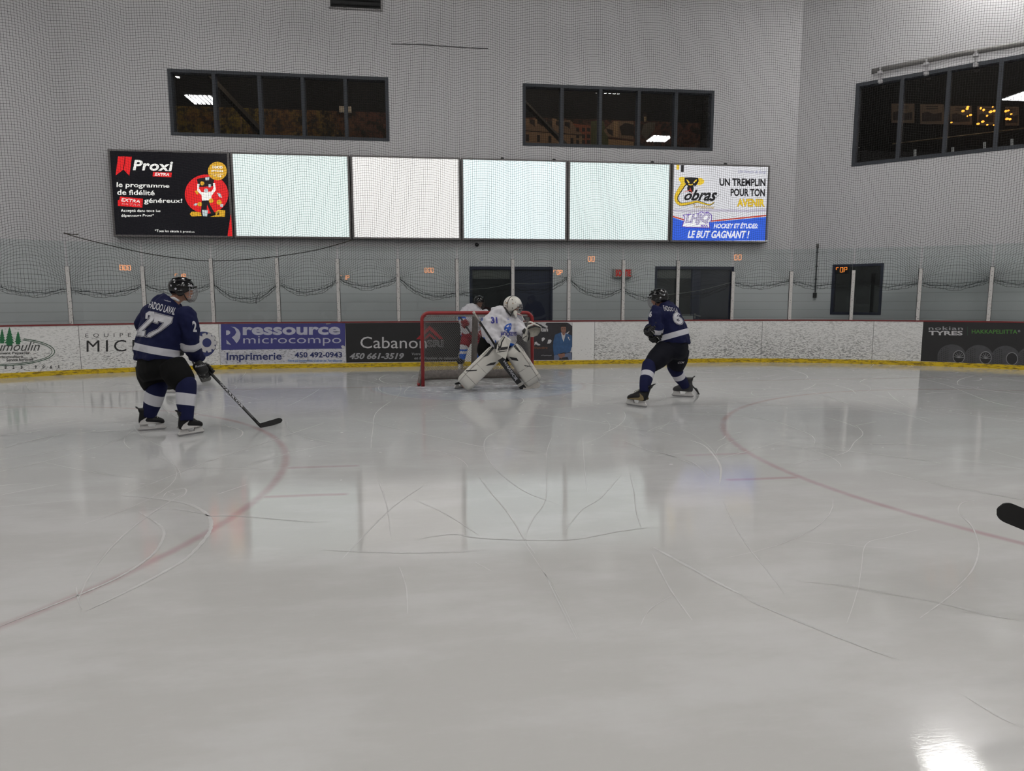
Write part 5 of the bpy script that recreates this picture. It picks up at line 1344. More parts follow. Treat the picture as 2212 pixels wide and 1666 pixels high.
def stick(name, label, butt, heel, bdir, blen, m_shaft, m_blade, bh=.07, lieup=UP, knob=None, paddle=None, group=None, shw=.0155, sht=.010):
    butt, heel, bdir = Vector(butt), Vector(heel), Vector(bdir).normalized()
    t = thing(name, label, 'hockey stick', heel, group)
    ax = (heel-butt).normalized(); nrm = ax.cross(bdir).normalized(); wd = nrm.cross(ax).normalized()
    b = MB().mat(m_shaft)
    def rec(c, w, h): return [c+wd*w*sx3+nrm*h*sy3 for sx3, sy3 in ((-1, -.7), (-1, .7), (-.8, 1), (.8, 1), (1, .7), (1, -.7), (.8, -1), (-.8, -1))]
    top = heel-ax*.055
    b.loft([rec(butt, shw, sht), rec(butt*.5+top*.5, shw, sht), rec(top, shw, sht)]); b.build('shaft', t)
    up = (-ax - bdir*(-ax).dot(bdir)).normalized()
    b = MB().mat(m_blade); n = 26; rings = []
    for i in range(n+1):
        u = (i/n)**.8; x = -.01+u*(blen+.01); cv = nrm*(.022*u*u)
        rd = 1.0 if u < .86 else math.sqrt(max(.002, 1-((u-.86)/.141)**2)); hb = bh*(.88+.12*min(1, u*2.2)); lo = hb*(1-rd)/2+.012*u*u
        c = heel+bdir*x+cv; tk = .006
        rings.append([c+up*lo-nrm*tk, c+up*(lo+hb*rd)-nrm*tk*.7, c+up*(lo+hb*rd)+nrm*tk*.7, c+up*lo+nrm*tk])
    b.loft(rings); b.loft([rec(top-ax*.10, shw, sht), rec(top, shw*1.15, sht), [heel+bdir*(-.012)-nrm*.007, heel+bdir*(.05)-nrm*.007, heel+bdir*(.06)+up*.05-nrm*.006, heel+bdir*(.055)+up*.06+nrm*.0, heel+bdir*.06+up*.05+nrm*.006, heel+bdir*.05+nrm*.007, heel+bdir*(-.012)+nrm*.007, heel+bdir*(-.02)+up*.02]]) if not paddle else None
    b.build('blade', t)
    if knob:
        b = MB().mat(knob); b.tube([butt-ax*.012, butt+ax*.02], .021, 10); b.tube([butt+ax*.02, butt+ax*.17], .0165, 10); b.build('butt_tape', t, True)
    return t, ax, nrm, wd

JB = (0.0070, 0.0092, 0.043, 1); JW = (0.50, 0.50, 0.54, 1)
BLKC = cloth_mat('black_cloth', (0.0022, 0.0022, 0.0024, 1)); NAVC = cloth_mat('navy_shorts_cloth', (0.0045, 0.005, 0.010, 1)); GLV = mat('glove_black', (.006, .006, .007), .7, var=.2); WTR = mat('glove_trim', (.45, .45, .45), .6)
LOWH = mat('holder_white', (.52, .51, .50), .45, var=.06); BOOTB = mat('boot_black', (.006, .006, .007), .45, var=.3, spec=.25); LACE = mat('lace_white', (.5, .48, .45), .8)

class Person:
    def __init__(s, Z, face_deg, root):
        """face_deg: heading, 0 = straight away from the camera, positive = turned to its right"""
        a = math.radians(face_deg); s.Z = Z
        s.fd = CAMF*math.cos(a)+CAMR*math.sin(a); s.sd = CAMR*math.cos(a)-CAMF*math.sin(a)
        s.root = Vector(root); s.root.z = 0
    def J(s, x, y, dz=0.0): return at(x, y, s.Z+dz)
    def L(s, rows): return [(s.J(x, y, dz), rx, ry) for x, y, dz, rx, ry in rows]
    def body(s, label, limbs, trunk, head, neck):
        b = MB().mat(SKIN)
        for L, side in limbs: b.loft(el_rings([(c, rx*.62, ry*.62) for c, rx, ry in L], side, 14, 2))
        b.loft(el_rings([(c, rx*.72, ry*.72) for c, rx, ry in trunk], s.sd, 16, 2))
        b.tube(neck, .062, 12); head.shape(b)
        s.o = b.build('person', origin=s.root, smooth=True); remesh(s.o, .010, 2)
        tag(s.o, label, 'person'); head.features(s.o)
        return s.o
    def jersey(s, trunk, arms, base, tstripes, astripes, wr=.045, name='jersey'):
        """trunk rings and sleeves fused into one garment; tstripes / astripes: [(point, axis, t0, t1, colour)]"""
        o0 = s.root; loc = lambda st: [(tuple(p-o0), tuple(a), t0, t1, c) for p, a, t0, t1, c in st]
        mats = [cloth_mat('jersey_cloth', base, loc(tstripes))] + [cloth_mat('sleeve_cloth', base, loc(a)) for a in astripes]
        b = MB().mat(mats[0]); T = dense(trunk, 3); b.loft(el_rings(T, s.sd, 26, 2.5)); A = []
        for L in arms: D = dense(L, 3); A.append(D); b.loft(el_rings(D, CAMF, 18, 2.1))
        o = b.build(name, s.o, True, mats); remesh(o, .0125, 4, wr, .10)
        me = o.data
        for p in me.polygons:
            c = p.center+o0; rt = ell_ratio(c, T, s.sd); best = 0; br = rt
            for i, D in enumerate(A):
                ra = ell_ratio(c, D[len(D)//3:], CAMF)
                if ra < br: br, best = ra, i+1
            p.material_index = best
        return o
    def fuse(s, name, lofts, m, voxel=.0125, wr=.012, par=None):
        b = MB().mat(m)
        for L, side in lofts: b.loft(el_rings(dense(L, 3), side, 22, 2.3))
        o = b.build(name, par or s.o, True); return remesh(o, voxel, 4, wr, .14)
def axis_of(a, c): return (Vector(c)-Vector(a)).normalized()

# ------------------------------------------------------------------ player wearing 27, back to us at the left
p = Person(7.62, 37, (ground(328, 931)+ground(412, 941))/2); J = p.J
head = Head(J(393, 626, .02), CAMR*.92+CAMF*.36-UP*.10, UP+CAMR*.05, 1.0)
trunk = p.L([(338, 779, 0, .262, .20), (339, 758, 0, .265, .20), (344, 728, 0, .275, .19), (350, 700, 0, .285, .185), (358, 678, 0, .272, .165), (365, 661, 0, .222, .14), (374, 648, .01, .12, .11)])
armR = p.L([(396, 672, -.06, .09, .09), (406, 690, -.08, .102, .102), (411, 718, -.03, .10, .10), (411, 744, .05, .105, .10), (420, 762, .17, .088, .085), (430, 777, .27, .07, .07)])
armL = p.L([(330, 668, .10, .085, .085), (316, 686, .17, .092, .09), (310, 701, .22, .088, .085), (330, 722, .42, .08, .08), (362, 735, .52, .066, .066)])
hipL = p.L([(325, 790, .1, .15, .15), (328, 812, .1, .148, .145), (338, 836, .08, .122, .125)]); hipR = p.L([(370, 790, -.1, .155, .15), (386, 812, -.13, .148, .145), (400, 830, -.15, .112, .118)])
shinL = p.L([(336, 820, .08, .075, .075), (338, 834, .08, .112, .112), (335, 848, .09, .108, .105), (331, 866, .1, .102, .098), (326, 884, .11, .082, .082), (322, 900, .12, .062, .068)])
shinR = p.L([(396, 816, -.15, .07, .075), (401, 828, -.16, .107, .108), (402, 846, -.17, .106, .102), (401, 868, -.18, .098, .095), (402, 888, -.19, .078, .08), (403, 909, -.20, .062, .066)])
p.body('person in a dark blue jersey numbered 27 gliding with a stick at the left', [(armR, CAMF), (armL, CAMF), (hipL+shinL[2:], p.sd), (hipR+shinR[2:], p.sd)], trunk, head, [J(374, 652, .01), head.p(-.015, 0, -.07)])
ts = [(J(340, 757), axis_of(J(338, 779), J(350, 715)), -.038, .042, JW)]
aR = [(J(410.5, 745, .05), axis_of(J(411, 730, 0), J(412, 752, .07)), -.055, .042, JW)]; aL = [(J(345, 728, .47), axis_of(armL[3][0], armL[4][0]), -.05, .05, JW)]
jer = p.jersey(trunk, [armR, armL], JB, ts, [aR, aL])
b = MB().mat(mat('collar_white', (.5, .5, .52), .8)); b.tube([J(362, 650, .10), J(368, 645.5, -.02), J(376, 645, -.09), J(386, 650, -.11)], [.012, .017, .017, .012], 8); b.build('collar', jer, True)
PWH = mat('jersey_print_white', (.50, .50, .53), .7); PNV = mat('jersey_print_navy', (.0070, .0092, .043), .7)
b27 = lambda x, y: (240+x/4.165, 570+y/4.165)
pr = Print(skin_fn([jer]), 3)
def arched(t, tl, tr, br_, bl, m, bold, n0=.002, sp=1.0): pr.quad_text(t, tl, tr, br_, bl, m, bold=bold, spacing=sp, lift=n0)
arched('FADOO LAVAL', b27(348, 332), b27(592, 398), b27(566, 462), b27(336, 396), PWH, .02, .002)
N2 = [(302,497),(308,443),(342,422),(392,428),(400,470),(384,508),(288,600),(312,602),(302,655),(222,648),(230,605),(342,492),(348,470),(336,466),(332,502)]
N7 = [(392,438),(555,480),(545,530),(455,600),(352,664),(312,658),(338,625),(418,588),(468,532),(426,520),(420,540),(378,528)]
def inset(pts, d):
    n = len(pts); out = []; A2 = sum(pts[i][0]*pts[(i+1) % n][1]-pts[(i+1) % n][0]*pts[i][1] for i in range(n))
    for i in range(n):
        a, c, e_ = Vector(pts[i-1]), Vector(pts[i]), Vector(pts[(i+1) % n]); d1 = (c-a).normalized(); d2 = (e_-c).normalized()
        n1 = Vector((-d1.y, d1.x)); n2 = Vector((-d2.y, d2.x)); m_ = (n1+n2); m_ = m_/max(.35, m_.length_squared/2) if m_.length > .1 else n1
        out.append(tuple(c+m_*d*(1 if A2 > 0 else -1)*0.5*1.0))
    return out
for pts in (N2, N7):
    pr.poly([b27(*q_) for q_ in inset(pts, -7)], PWH, .005); pr.poly([b27(*q_) for q_ in inset(pts, 0)], PNV, .010); pr.poly([b27(*q_) for q_ in inset(pts, 9)], PWH, .015)
pr.quad_text('2', b27(728, 512), b27(768, 520), b27(772, 615), b27(738, 612), PWH, bold=.04, lift=.003)
pr.quad_text('reebok', b27(478, 320), b27(540, 335), b27(538, 347), b27(476, 330), PWH, lift=.003)
pr.build('lettering', jer)
pants = p.fuse('hockey_pants', [(p.L([(340, 762, 0, .225, .165), (341, 785, 0, .252, .195), (344, 805, 0, .25, .20), (347, 820, 0, .20, .16)]), p.sd), (hipL, p.sd), (hipR, p.sd)], BLKC)
for L, yc, h0, h1 in ((shinL, (333, 861, .095), -.062, .062), (shinR, (402, 863, -.175), -.064, .064)):
    m = cloth_mat('sock_cloth', JB, [(tuple(J(*yc)-p.root), tuple((axis_of(L[-1][0], L[0][0])+CAMR*.22).normalized()), h0, h1, JW)]); sock(p.o, L, p.sd, m)
ACC = mat('boot_white_accent', (.48, .47, .46), .5)
skate(p.o, ground(298.5, 932), ground(358, 927.5), BOOTB, ACC, LACE, LOWH); skate(p.o, ground(385, 944), ground(440, 935), BOOTB, ACC, LACE, LOWH)
hockey_helmet(p.o, head)
heel27 = ground(566, 924); hand27 = at(449, 800, 7.93); ax27 = axis_of(hand27, heel27); butt27 = hand27-ax27*.62
stk = mat('stick_carbon', (.009, .009, .010), .35, var=.1); tape = mat('stick_tape_black', (.006, .006, .006), .9, var=.3)
t27, a_, n_, w_ = stick('hockey_stick', 'black hockey stick with white lettering, held by the player wearing 27', butt27, heel27, ground(617, 914)-heel27, .305, stk, tape, .066, knob=WTR)
pr = Print(skin_fn([o for o in bpy.data.objects if o.parent == t27 and o.name.startswith('shaft')]), 8)
qa, qb = proj(hand27+ax27*.20), proj(hand27+ax27*.60); qn = Vector((-(qb[1]-qa[1]), qb[0]-qa[0])).normalized()*2.3
pr.quad_text('WARRIOR', (qa[0]-qn.x, qa[1]-qn.y), (qb[0]-qn.x, qb[1]-qn.y), (qb[0]+qn.x, qb[1]+qn.y), (qa[0]+qn.x, qa[1]+qn.y), PWH, bold=.03, lift=0); pr.build('lettering', t27)
g = glove(p.o, hand27, ax27, axis_of(J(428, 770, .24), hand27)*1.0+CAMR*.35+UP*-.2, GLV, WTR, k=1.12)
pr = Print(skin_fn([g]), 6); pr.quad_text('Reebok', b27(758, 916), b27(856, 896), b27(858, 914), b27(760, 934), PWH, lift=.001); pr.build('lettering', g)
glove(p.o, butt27+ax27*.1, ax27, axis_of(armL[4][0], butt27+ax27*.1)+CAMR*.1, GLV, WTR, k=1.05, left=True)

# ------------------------------------------------------------------ player wearing 6, striding to the left
p = Person(9.85, -58, (ground(1376, 880)+ground(1474, 858))/2); J = p.J
head = Head(J(1423, 645, -.02), -CAMR*.86+CAMF*.42-UP*.18, UP-CAMR*.06, 1.0)
trunk = p.L([(1457, 744, 0, .25, .205), (1456, 732, 0, .25, .205), (1452, 712, 0, .245, .195), (1446, 694, 0, .24, .185), (1440, 678, 0, .23, .165), (1434, 665, 0, .185, .14), (1429, 656, 0, .11, .10)])
armL = p.L([(1421, 668, -.12, .09, .09), (1416, 684, -.17, .102, .10), (1416, 701, -.19, .098, .095), (1418, 710, -.19, .10, .095), (1418, 717, -.16, .078, .078), (1414, 721, -.13, .062, .062)])
armR = p.L([(1440, 672, .16, .085, .085), (1425, 690, .3, .085, .085), (1412, 705, .3, .08, .08), (1402, 711, .2, .066, .066)])
hipL = p.L([(1437, 758, -.10, .165, .16), (1419, 776, -.2, .150, .145), (1404, 792, -.28, .098, .10)]); hipR = p.L([(1466, 760, .10, .155, .15), (1464, 778, .2, .145, .14), (1458, 794, .27, .125, .125)])
shinL = p.L([(1409, 776, -.22, .06, .06), (1403, 789, -.28, .102, .102), (1400, 802, -.34, .092, .092), (1396, 818, -.42, .09, .088), (1393, 834, -.48, .076, .074), (1392, 847, -.5, .056, .060)])
shinR = p.L([(1460, 778, .22, .07, .07), (1457, 790, .27, .112, .112), (1461, 802, .32, .098, .095), (1468, 815, .38, .09, .088), (1475, 825, .43, .078, .075), (1481, 836, .47, .06, .064)])
p.body('person in a dark blue jersey numbered 6 striding with legs apart, right of the goal', [(armL, CAMF), (armR, CAMF), (hipL+shinL[2:], p.sd), (hipR+shinR[2:], p.sd)], trunk, head, [J(1429, 660, 0), head.p(-.015, 0, -.07)])
ts = [(J(1456, 724), (axis_of(J(1457, 742), J(1447, 696))*1.0-CAMR*.06).normalized(), -.036, .042, JW)]
aL = [(J(1415, 709, -.17), axis_of(J(1418, 698, -.19), J(1412, 718, -.1)), -.03, .05, JW)]; aR = [(J(1410, 706, .28), axis_of(armR[2][0], armR[3][0]), -.03, .04, JW)]
jer = p.jersey(trunk, [armL, armR], JB, ts, [aL, aR])
b6 = lambda x, y: (1320+x/5.555, 600+y/5.555)
pr = Print(skin_fn([jer]), 3)
pr.quad_text('FADOO LA', b6(620, 328), b6(800, 372), b6(800, 408), b6(640, 398), PWH, bold=.02, lift=.002)
for m_, bo, lf, g_ in ((PWH, .10, .005, 1.0), (PNV, .07, .010, .93), (PWH, .035, .015, .86)):
    cx, cy = 793, 482; Q6 = [b6(cx+(x-cx)*g_, cy+(y-cy)*g_) for x, y in ((708, 402), (826, 396), (886, 572), (764, 566))]
    pr.quad_text('6', *Q6, m_, bold=bo, lift=lf)
pr.quad_text('6', b6(462, 402), b6(494, 402), b6(486, 472), b6(454, 478), PWH, bold=.04, lift=.003)
pr.build('lettering', jer)
pants = p.fuse('hockey_pants', [(p.L([(1457, 728, 0, .215, .17), (1455, 748, 0, .242, .2), (1451, 764, 0, .23, .2), (1449, 775, 0, .17, .15)]), p.sd), (hipL, p.sd), (hipR, p.sd)], NAVC)
pr = Print(skin_fn([pants]), 6); pr.quad_text('CCM', b6(802, 1010), b6(880, 1005), b6(876, 1028), b6(800, 1032), PWH, bold=.03, shear=.3, lift=.003); pr.build('lettering', pants)
for L, yc, h0, h1 in ((shinL, (1398, 812.5, -.39), -.045, .045), (shinR, (1466, 811, .36), -.048, .048)):
    m = cloth_mat('sock_cloth', JB, [(tuple(J(*yc)-p.root), tuple(axis_of(L[-1][0], L[0][0])), h0, h1, JW)]); sock(p.o, L, p.sd, m)
skate(p.o, ground(1397, 881), ground(1353.5, 875), BOOTB, mat('boot_gold', (.16, .12, .05), .4), LACE, LOWH, up=(UP+CAMR*.42).normalized()); skate(p.o, ground(1498, 858.5), ground(1452, 856), mat('boot_snowy', (.03, .03, .032), .6, var=.6, scale=14), None, LACE, LOWH)
hockey_helmet(p.o, head)
b = MB().mat(STRAP); b.tube([head.p(-.12, 0, -.05), head.p(-.19, .03, -.035), head.p(-.25, .05, -.02)], .006, 5); b.build('helmet_tie', p.o, True)
heel6 = ground(1511, 852); hand6 = at(1410, 731, 9.74); ax6 = axis_of(hand6, heel6); butt6 = hand6-ax6*.20
stick('hockey_stick', 'dark hockey stick passing behind the legs of the player wearing 6', butt6, heel6, CAMF+CAMR*.15, .30, stk, tape, .066)
glove(p.o, hand6, ax6, -CAMR*.25-UP*.9, GLV, WTR, k=1.08, cl=.35)
glove(p.o, butt6+ax6*.05, ax6, -CAMR*.6-UP*.3-CAMF*.35, GLV, WTR, k=1.0, cl=.5)
# ------------------------------------------------------------------ goalkeeper wearing 31
p = Person(11.25, 0, (ground(1000, 842)+ground(1150, 838))/2); J = p.J
p.fd = (-CAMF*.80+CAMR*.60).normalized(); p.sd = (-CAMR*.80-CAMF*.60).normalized()
gz = lambda x, y: (960+x/6.943, 620+y/6.943)
JWG = (0.56, 0.55, 0.58, 1); BLUE = (0.02, 0.11, 0.50, 1)
head = Head(J(1107, 661, 0), CAMR*.86-CAMF*.42-UP*.16, UP-CAMR*.08, 1.02)
trunk = p.L([(1075, 741, 0, .285, .225), (1077, 733, 0, .30, .23), (1080, 718, 0, .315, .235), (1083, 702, 0, .305, .22), (1085, 689, 0, .275, .195), (1088, 678, 0, .225, .155), (1093, 669, 0, .11, .10)])
armR = p.L([(1069, 684, -.10, .115, .115), (1059, 696, -.16, .125, .12), (1056, 711, -.20, .125, .12), (1062, 726, -.24, .115, .11), (1070, 737, -.30, .095, .095), (1076, 744, -.36, .075, .075)])
armL = p.L([(1104, 684, .10, .10, .10), (1114, 694, .05, .11, .11), (1120, 706, -.04, .105, .105), (1127, 714, -.12, .085, .085), (1135, 719, -.18, .07, .07)])
hipR = p.L([(1056, 745, .02, .175, .165), (1052, 758, -.02, .165, .16), (1056, 772, -.02, .14, .14), (1046, 790, -.02, .10, .10)]); hipL = p.L([(1090, 748, .10, .17, .16), (1100, 760, .12, .16, .15), (1108, 774, .14, .14, .14), (1118, 792, .2, .10, .10)])
p.body('person in white goal pads and a white jersey numbered 31 crouching before the goal', [(armR, CAMF), (armL, CAMF), (hipR+p.L([(1000, 836, -.1, .07, .07)]), CAMR), (hipL+p.L([(1150, 830, .3, .07, .07)]), CAMR)], trunk, head, [J(1091, 672, 0), head.p(-.02, 0, -.08)])
ts = [(J(1075, 741), axis_of(J(1075, 741), J(1081, 712)), -.05, .035, BLUE)]
jer = p.jersey(trunk, [armR, armL], JWG, ts, [[], []], wr=.065)
b = MB().mat(STRAP); b.tube([gz(900, 300) and J(1090, 664, -.12), J(1096, 673, -.16), J(1103, 682, -.15), J(1107, 674, -.10), J(1110, 668, -.02)], [.012, .016, .014, .014, .01], 8); b.build('collar', jer, True)
PBL = mat('jersey_print_blue', (.018, .085, .42), .7); PIN = mat('jersey_print_indigo', (.035, .035, .26), .7)
pr = Print(skin_fn([jer]), 3)
pr.quad_text('31', gz(696, 448), gz(790, 452), gz(800, 548), gz(702, 550), PIN, bold=.05, lift=.003)
pr.quad_text('HOCKEYS', gz(845, 668), gz(1085, 676), gz(1085, 728), gz(850, 748), PIN, bold=.03, lift=.003)
pr.poly([gz(*q_) for q_ in [(895,640),(905,590),(945,555),(1000,542),(1008,570),(1000,630),(985,655),(960,665),(930,662)]], PBL, .003)
for P_ in ([(925,600),(950,575),(975,570),(955,605)], [(915,640),(935,625),(950,640),(930,655)], [(975,590),(992,570),(992,600)]): pr.poly([gz(*q_) for q_ in P_], mat('jersey_print_white2', JWG, .7), .008)
pr.poly([gz(*q_) for q_ in [(930,665),(945,635),(975,600),(985,620),(965,650),(970,690),(955,690),(950,668)]], PBL, .012)
pr.quad_text('CNDHL', gz(925, 462), gz(975, 464), gz(975, 474), gz(925, 473), PBL, lift=.003); pr.quad_text('FHQ', gz(985, 474), gz(1012, 477), gz(1012, 487), gz(985, 485), PBL, lift=.003); pr.poly([gz(*q_) for q_ in [(945,486),(970,487),(970,492),(945,491)]], PBL, .003)
pr.poly([gz(*q_) for q_ in [(905,747),(970,745),(970,753),(905,756)]], PBL, .003); pr.poly([gz(*q_) for q_ in [(755,805),(768,795),(780,835),(762,840)]], PBL, .003)
pr.build('lettering', jer)
p.fuse('goalie_pants', [(p.L([(1078, 730, 0, .24, .19), (1070, 744, .02, .285, .225), (1068, 756, .03, .27, .22), (1070, 764, .05, .2, .17)]), p.sd), (hipR[:3], CAMR), (hipL[:3], CAMR)], BLKC)
# mask
MASK = mat('mask_white', (.62, .60, .55), .25, var=.03); MKB = mat('mask_black', (.02, .02, .022), .4); GOLDP = mat('mask_gold', (.40, .28, .16), .5)
b = MB().mat(MASK); head.dome(b, .155, .130, .142, 12, -62, -42, .02, .0)
o = b.build('goalie_mask', p.o, True); sd = o.modifiers.new('shell', 'SOLIDIFY'); sd.thickness = .01; sd.offset = -1
b = MB().mat(MASK); b.loft([[head.p(.06+rf*math.cos(a_), rs*math.sin(a_), u_) for a_ in np.linspace(-1.9, 1.9, 15)] for u_, rf, rs in ((-.075, .088, .105), (-.105, .088, .085), (-.135, .070, .058), (-.150, .045, .035))], cap=False, closed=False); b.build('mask_chin', o, True)
b = MB().mat(MKB); b.tube([head.p(.02, .131*sg_, -.09) if False else head.p(-.012+.02*math.cos(a_), .1325*math.cos(a_), .02+.145*math.sin(a_)) for sg_ in (1,) for a_ in np.linspace(-.35, math.pi+.35, 21)], .0045, 6)
for f_, l_, u_ in ((.085, .085, .075), (.06, .115, -.02), (-.08, .098, .06), (-.06, .112, .0), (.03, .1, .11)):
    for sg in (-1, 1): b.ball(head.p(f_, l_*sg*1.03, u_), head.f*.009, head.s*.009, head.u*.009, 8, 6)
b.build('mask_trim', o, True)
b = MB().mat(GOLDP)
for f_, l_, u_ in ((.055, .112, .055), (-.075, .105, .035), (-.05, .118, .045), (-.09, .09, -.01)):
    for sg in (-1, 1): b.ball(head.p(f_, l_*sg*1.02, u_), head.f*.015, head.s*.006, head.u*.012, 8, 6)
b.build('mask_paint', o, True)
b = MB().mat(STEELW); A = lambda th, u_, r_: head.p(.03+r_*math.cos(th), r_*.86*math.sin(th), u_)
prof = [(.055, .125), (.02, .140), (-.015, .142), (-.05, .138), (-.085, .122)]
for u_, r_ in prof: b.tube([A(t_, u_, r_) for t_ in np.linspace(-.85, .85, 9)], .0035, 5)
for t_ in np.linspace(-.8, .8, 7): b.tube([A(t_, u_, r_) for u_, r_ in prof], .0032, 5)
b.build('face_cage', o, True)
b = MB().mat(mat('face_shadow_fill', (.012, .011, .012), .9)); b.ball(head.p(.045, 0, 0), head.f*.05, head.s*.088, head.u*.075, 14, 10); b.build('mask_face_shade', o, True)  # dark ball stands in for the shade over the face behind the cage
b = MB().mat(mat('throat_plate', (.32, .32, .36), .15)); c0, c1 = J(1113, 675, -.12), J(1127, 681, -.12); dn = (J(1121, 692, -.12)-c0)*.75
b.prism([c0, c1, c1+dn*.9, c1*.4+c0*.6+dn*1.25, c0+dn*.7], CAMF*.006); b.mat(MASK); b.tube([c0, c1, c1+dn*.9], .006, 6); b.mat(mat('throat_red', (.3, .02, .03), .5)); b.tube([c0-CAMF*.004-UP*.008, c1-CAMF*.004-UP*.008], .004, 5); b.mat(MASK); b.tube([head.p(.06, 0, -.14), c0, c0+dn*.8+CAMR*-.02], [.03, .035, .012], 8); b.build('throat_guard', o)
b = MB().mat(mat('grey_hair', (.17, .15, .135), .8, var=.4, scale=40)); rnd = random.Random(5)
for k in range(60):
    a_ = rnd.uniform(-1.2, 1.2); st = head.p(-.118*math.cos(a_), .105*math.sin(a_), -.062); e_ = st+(-head.f*.05+head.s*rnd.uniform(-.05, .05)-head.u*rnd.uniform(.05, .10))
    b.tube([st, st*.5+e_*.5-head.f*.02, e_], [.012, .010, .003], 5)
b.build('hair', p.o, True)

# leg pads
PADW = mat('pad_white', (.60, .58, .53), .55, var=.04); PADB = mat('pad_black', (.010, .010, .011), .5); SEAMG = mat('pad_seam', (.17, .16, .145), .7)
def leg_pad(T, B_, wv, nv_, W, TH, boot, graphics):
    """T, B_ = top and toe of the pad's middle line, wv across, nv_ outwards"""
    T, B_ = Vector(T), Vector(B_); ax = (B_-T); LN = ax.length; ax.normalize(); wv = (wv-ax*wv.dot(ax)).normalized(); nv_ = ax.cross(wv) if ax.cross(wv).dot(nv_) > 0 else -ax.cross(wv)
    def P(u, w, h): # u 0..1 along, w -1..1 across, h metres outwards
        bend = -.10*max(0, u-.80)/.2*boot - .03*max(0, .12-u)/.12
        return T + ax*LN*u + wv*W/2*w + nv_*(h+bend*.6)
    b = MB().mat(PADW); rings = []
    for i in range(25):
        u = i/24; ww = .80+.20*min(1, u/.10) if u < .10 else (1.0 if u < .9 else 1-.22*((u-.9)/.1)**2); hh = TH*(.6+.4*min(1, u/.06)) if u < .06 else TH*(1 if u < .93 else 1-.4*((u-.93)/.07))
        sec = [(-1, 0), (-1, .6), (-.90, .92), (-.7, 1), (0, 1.04), (.7, 1), (.90, .92), (1, .6), (1, 0), (.9, -.3), (0, -.35), (-.9, -.3)]
        rings.append([P(u, w*ww, h*hh) for w, h in sec])
    b.loft(rings); o = b.build('leg_pad', p.o, True)
    sm = MB().mat(SEAMG)
    for seg in ([(.80, -1), (.80, 1)], [(.12, .62), (.80, .62)], [(.80, .62), (.99, .55)], [(.50, -.95), (.50, .62)]):
        (u0, w0), (u1, w1) = seg
        sm.tube([P(u0+(u1-u0)*t_, w0+(w1-w0)*t_, TH*(1.02 if abs(w0+(w1-w0)*t_) < .72 else .94)) for t_ in np.linspace(0, 1, 13)], .0028, 4)
    sm.build('pad_seams', o)
    return o, P
k1 = J(1077, 757, -.22); f1 = at(999, 833, 11.0)
f1.z = max(f1.z, .10)
gr1 = [[(722,893),(757,905),(655,1030),(582,1056)], [(615,1182),(690,1140),(778,1128),(745,1170)], [(305,1246),(345,1250),(495,1243),(480,1258),(340,1266),(305,1262)]]
w1 = (J(1064, 744)-J(1085, 772)).normalized(); n1 = (-CAMF*.85+UP*.18-CAMR*.3).normalized()
o1, P1 = leg_pad(k1, f1, w1, n1, .285, .13, 1.0, gr1)
k2 = J(1105, 752, -.18); f2 = at(1154, 826, 11.42)
gr2 = [[(1000,815),(1022,805),(1090,900),(1150,985),(1110,970),(1040,900)], [(968,1048),(1085,1065),(1112,1112),(1010,1095)], [(935,1035),(965,1060),(985,1095),(930,1085)], [(1192,1172),(1270,1185),(1332,1200),(1210,1190)]]
w2 = (J(1127, 757)-J(1104, 772)).normalized(); n2 = (-CAMF*.93+UP*.15+CAMR*.22).normalized()
o2_, P2 = leg_pad(k2, f2, w2, n2, .29, .13, .6, gr2)
for o_, q4 in ((o1, ((566, 1030), (688, 905), (692, 916), (574, 1042))), (o2_, ((1098, 842), (1192, 960), (1186, 975), (1086, 852)))):
    pr = Print(skin_fn([o_]), 4)
    for g_ in (gr1 if o_ is o1 else gr2): pr.poly([gz(*q_) for q_ in g_], PADB, .001)
    pr.quad_text('WARRIOR', *[gz(*q_) for q_ in q4], PADB, bold=.02, lift=.001)
    for q5 in (((376, 1215), (432, 1165), (440, 1185), (386, 1232)),) if o_ is o1 else (((1262, 1125), (1290, 1118), (1300, 1160), (1275, 1168)),): pr.quad_text('(11)', *[gz(*q_) for q_ in q5], PADB, bold=.0, lift=.001)
    pr.build('lettering', o_)
skate(p.o, ground(982, 841)+CAMR*.15+CAMF*.24, ground(982, 841), BOOTB, None, LACE, LOWH, up=(CAMR*.8+UP*.6).normalized(), tendon=.20)
skate(p.o, ground(1158, 835)+CAMF*.36-CAMR*.12, ground(1158, 835)+CAMF*.10, BOOTB, None, LACE, LOWH, up=(-CAMR*.62+UP*.78).normalized(), tendon=.20)
# blocker, catcher, stick
b = MB().mat(PADW); bd = [gz(*q_) for q_ in ((790,880),(830,790),(880,722),(905,728),(1002,800),(960,930),(920,1088),(800,1010),(775,975))]
zb = p.Z-.62; front = [at(x, y, zb+.10*(i in (3, 4, 5, 6))) for i, (x, y) in enumerate(bd)]; back = [q_+CAMF*.05 for q_ in front]
cen = sum(front, Vector())/len(front); b.loft([[cen+(q_-cen)*.94-CAMF*.008 for q_ in front], front, back])
blk = b.build('blocker', p.o)
pr = Print(skin_fn([blk]), 6)
pr.poly([gz(*q_) for q_ in [(905,740),(912,752),(870,830),(848,918),(832,918),(852,825)]], PADB, .002); pr.poly([gz(*q_) for q_ in [(838,918),(858,905),(955,893),(945,938),(835,950)]], PADB, .002)
pr.poly([gz(*q_) for q_ in [(790,972),(938,956),(936,966),(790,984)]], PADB, .002); pr.poly([gz(*q_) for q_ in [(818,845),(836,880),(828,955),(795,958),(798,925),(812,915),(805,880)]], PADB, .002); pr.build('blocker_graphics', blk)
b = MB().mat(GLV); hb = at(1076, 753, zb+.16)
b.tube([J(1074, 742, -.46), hb], [.06, .055], 10)
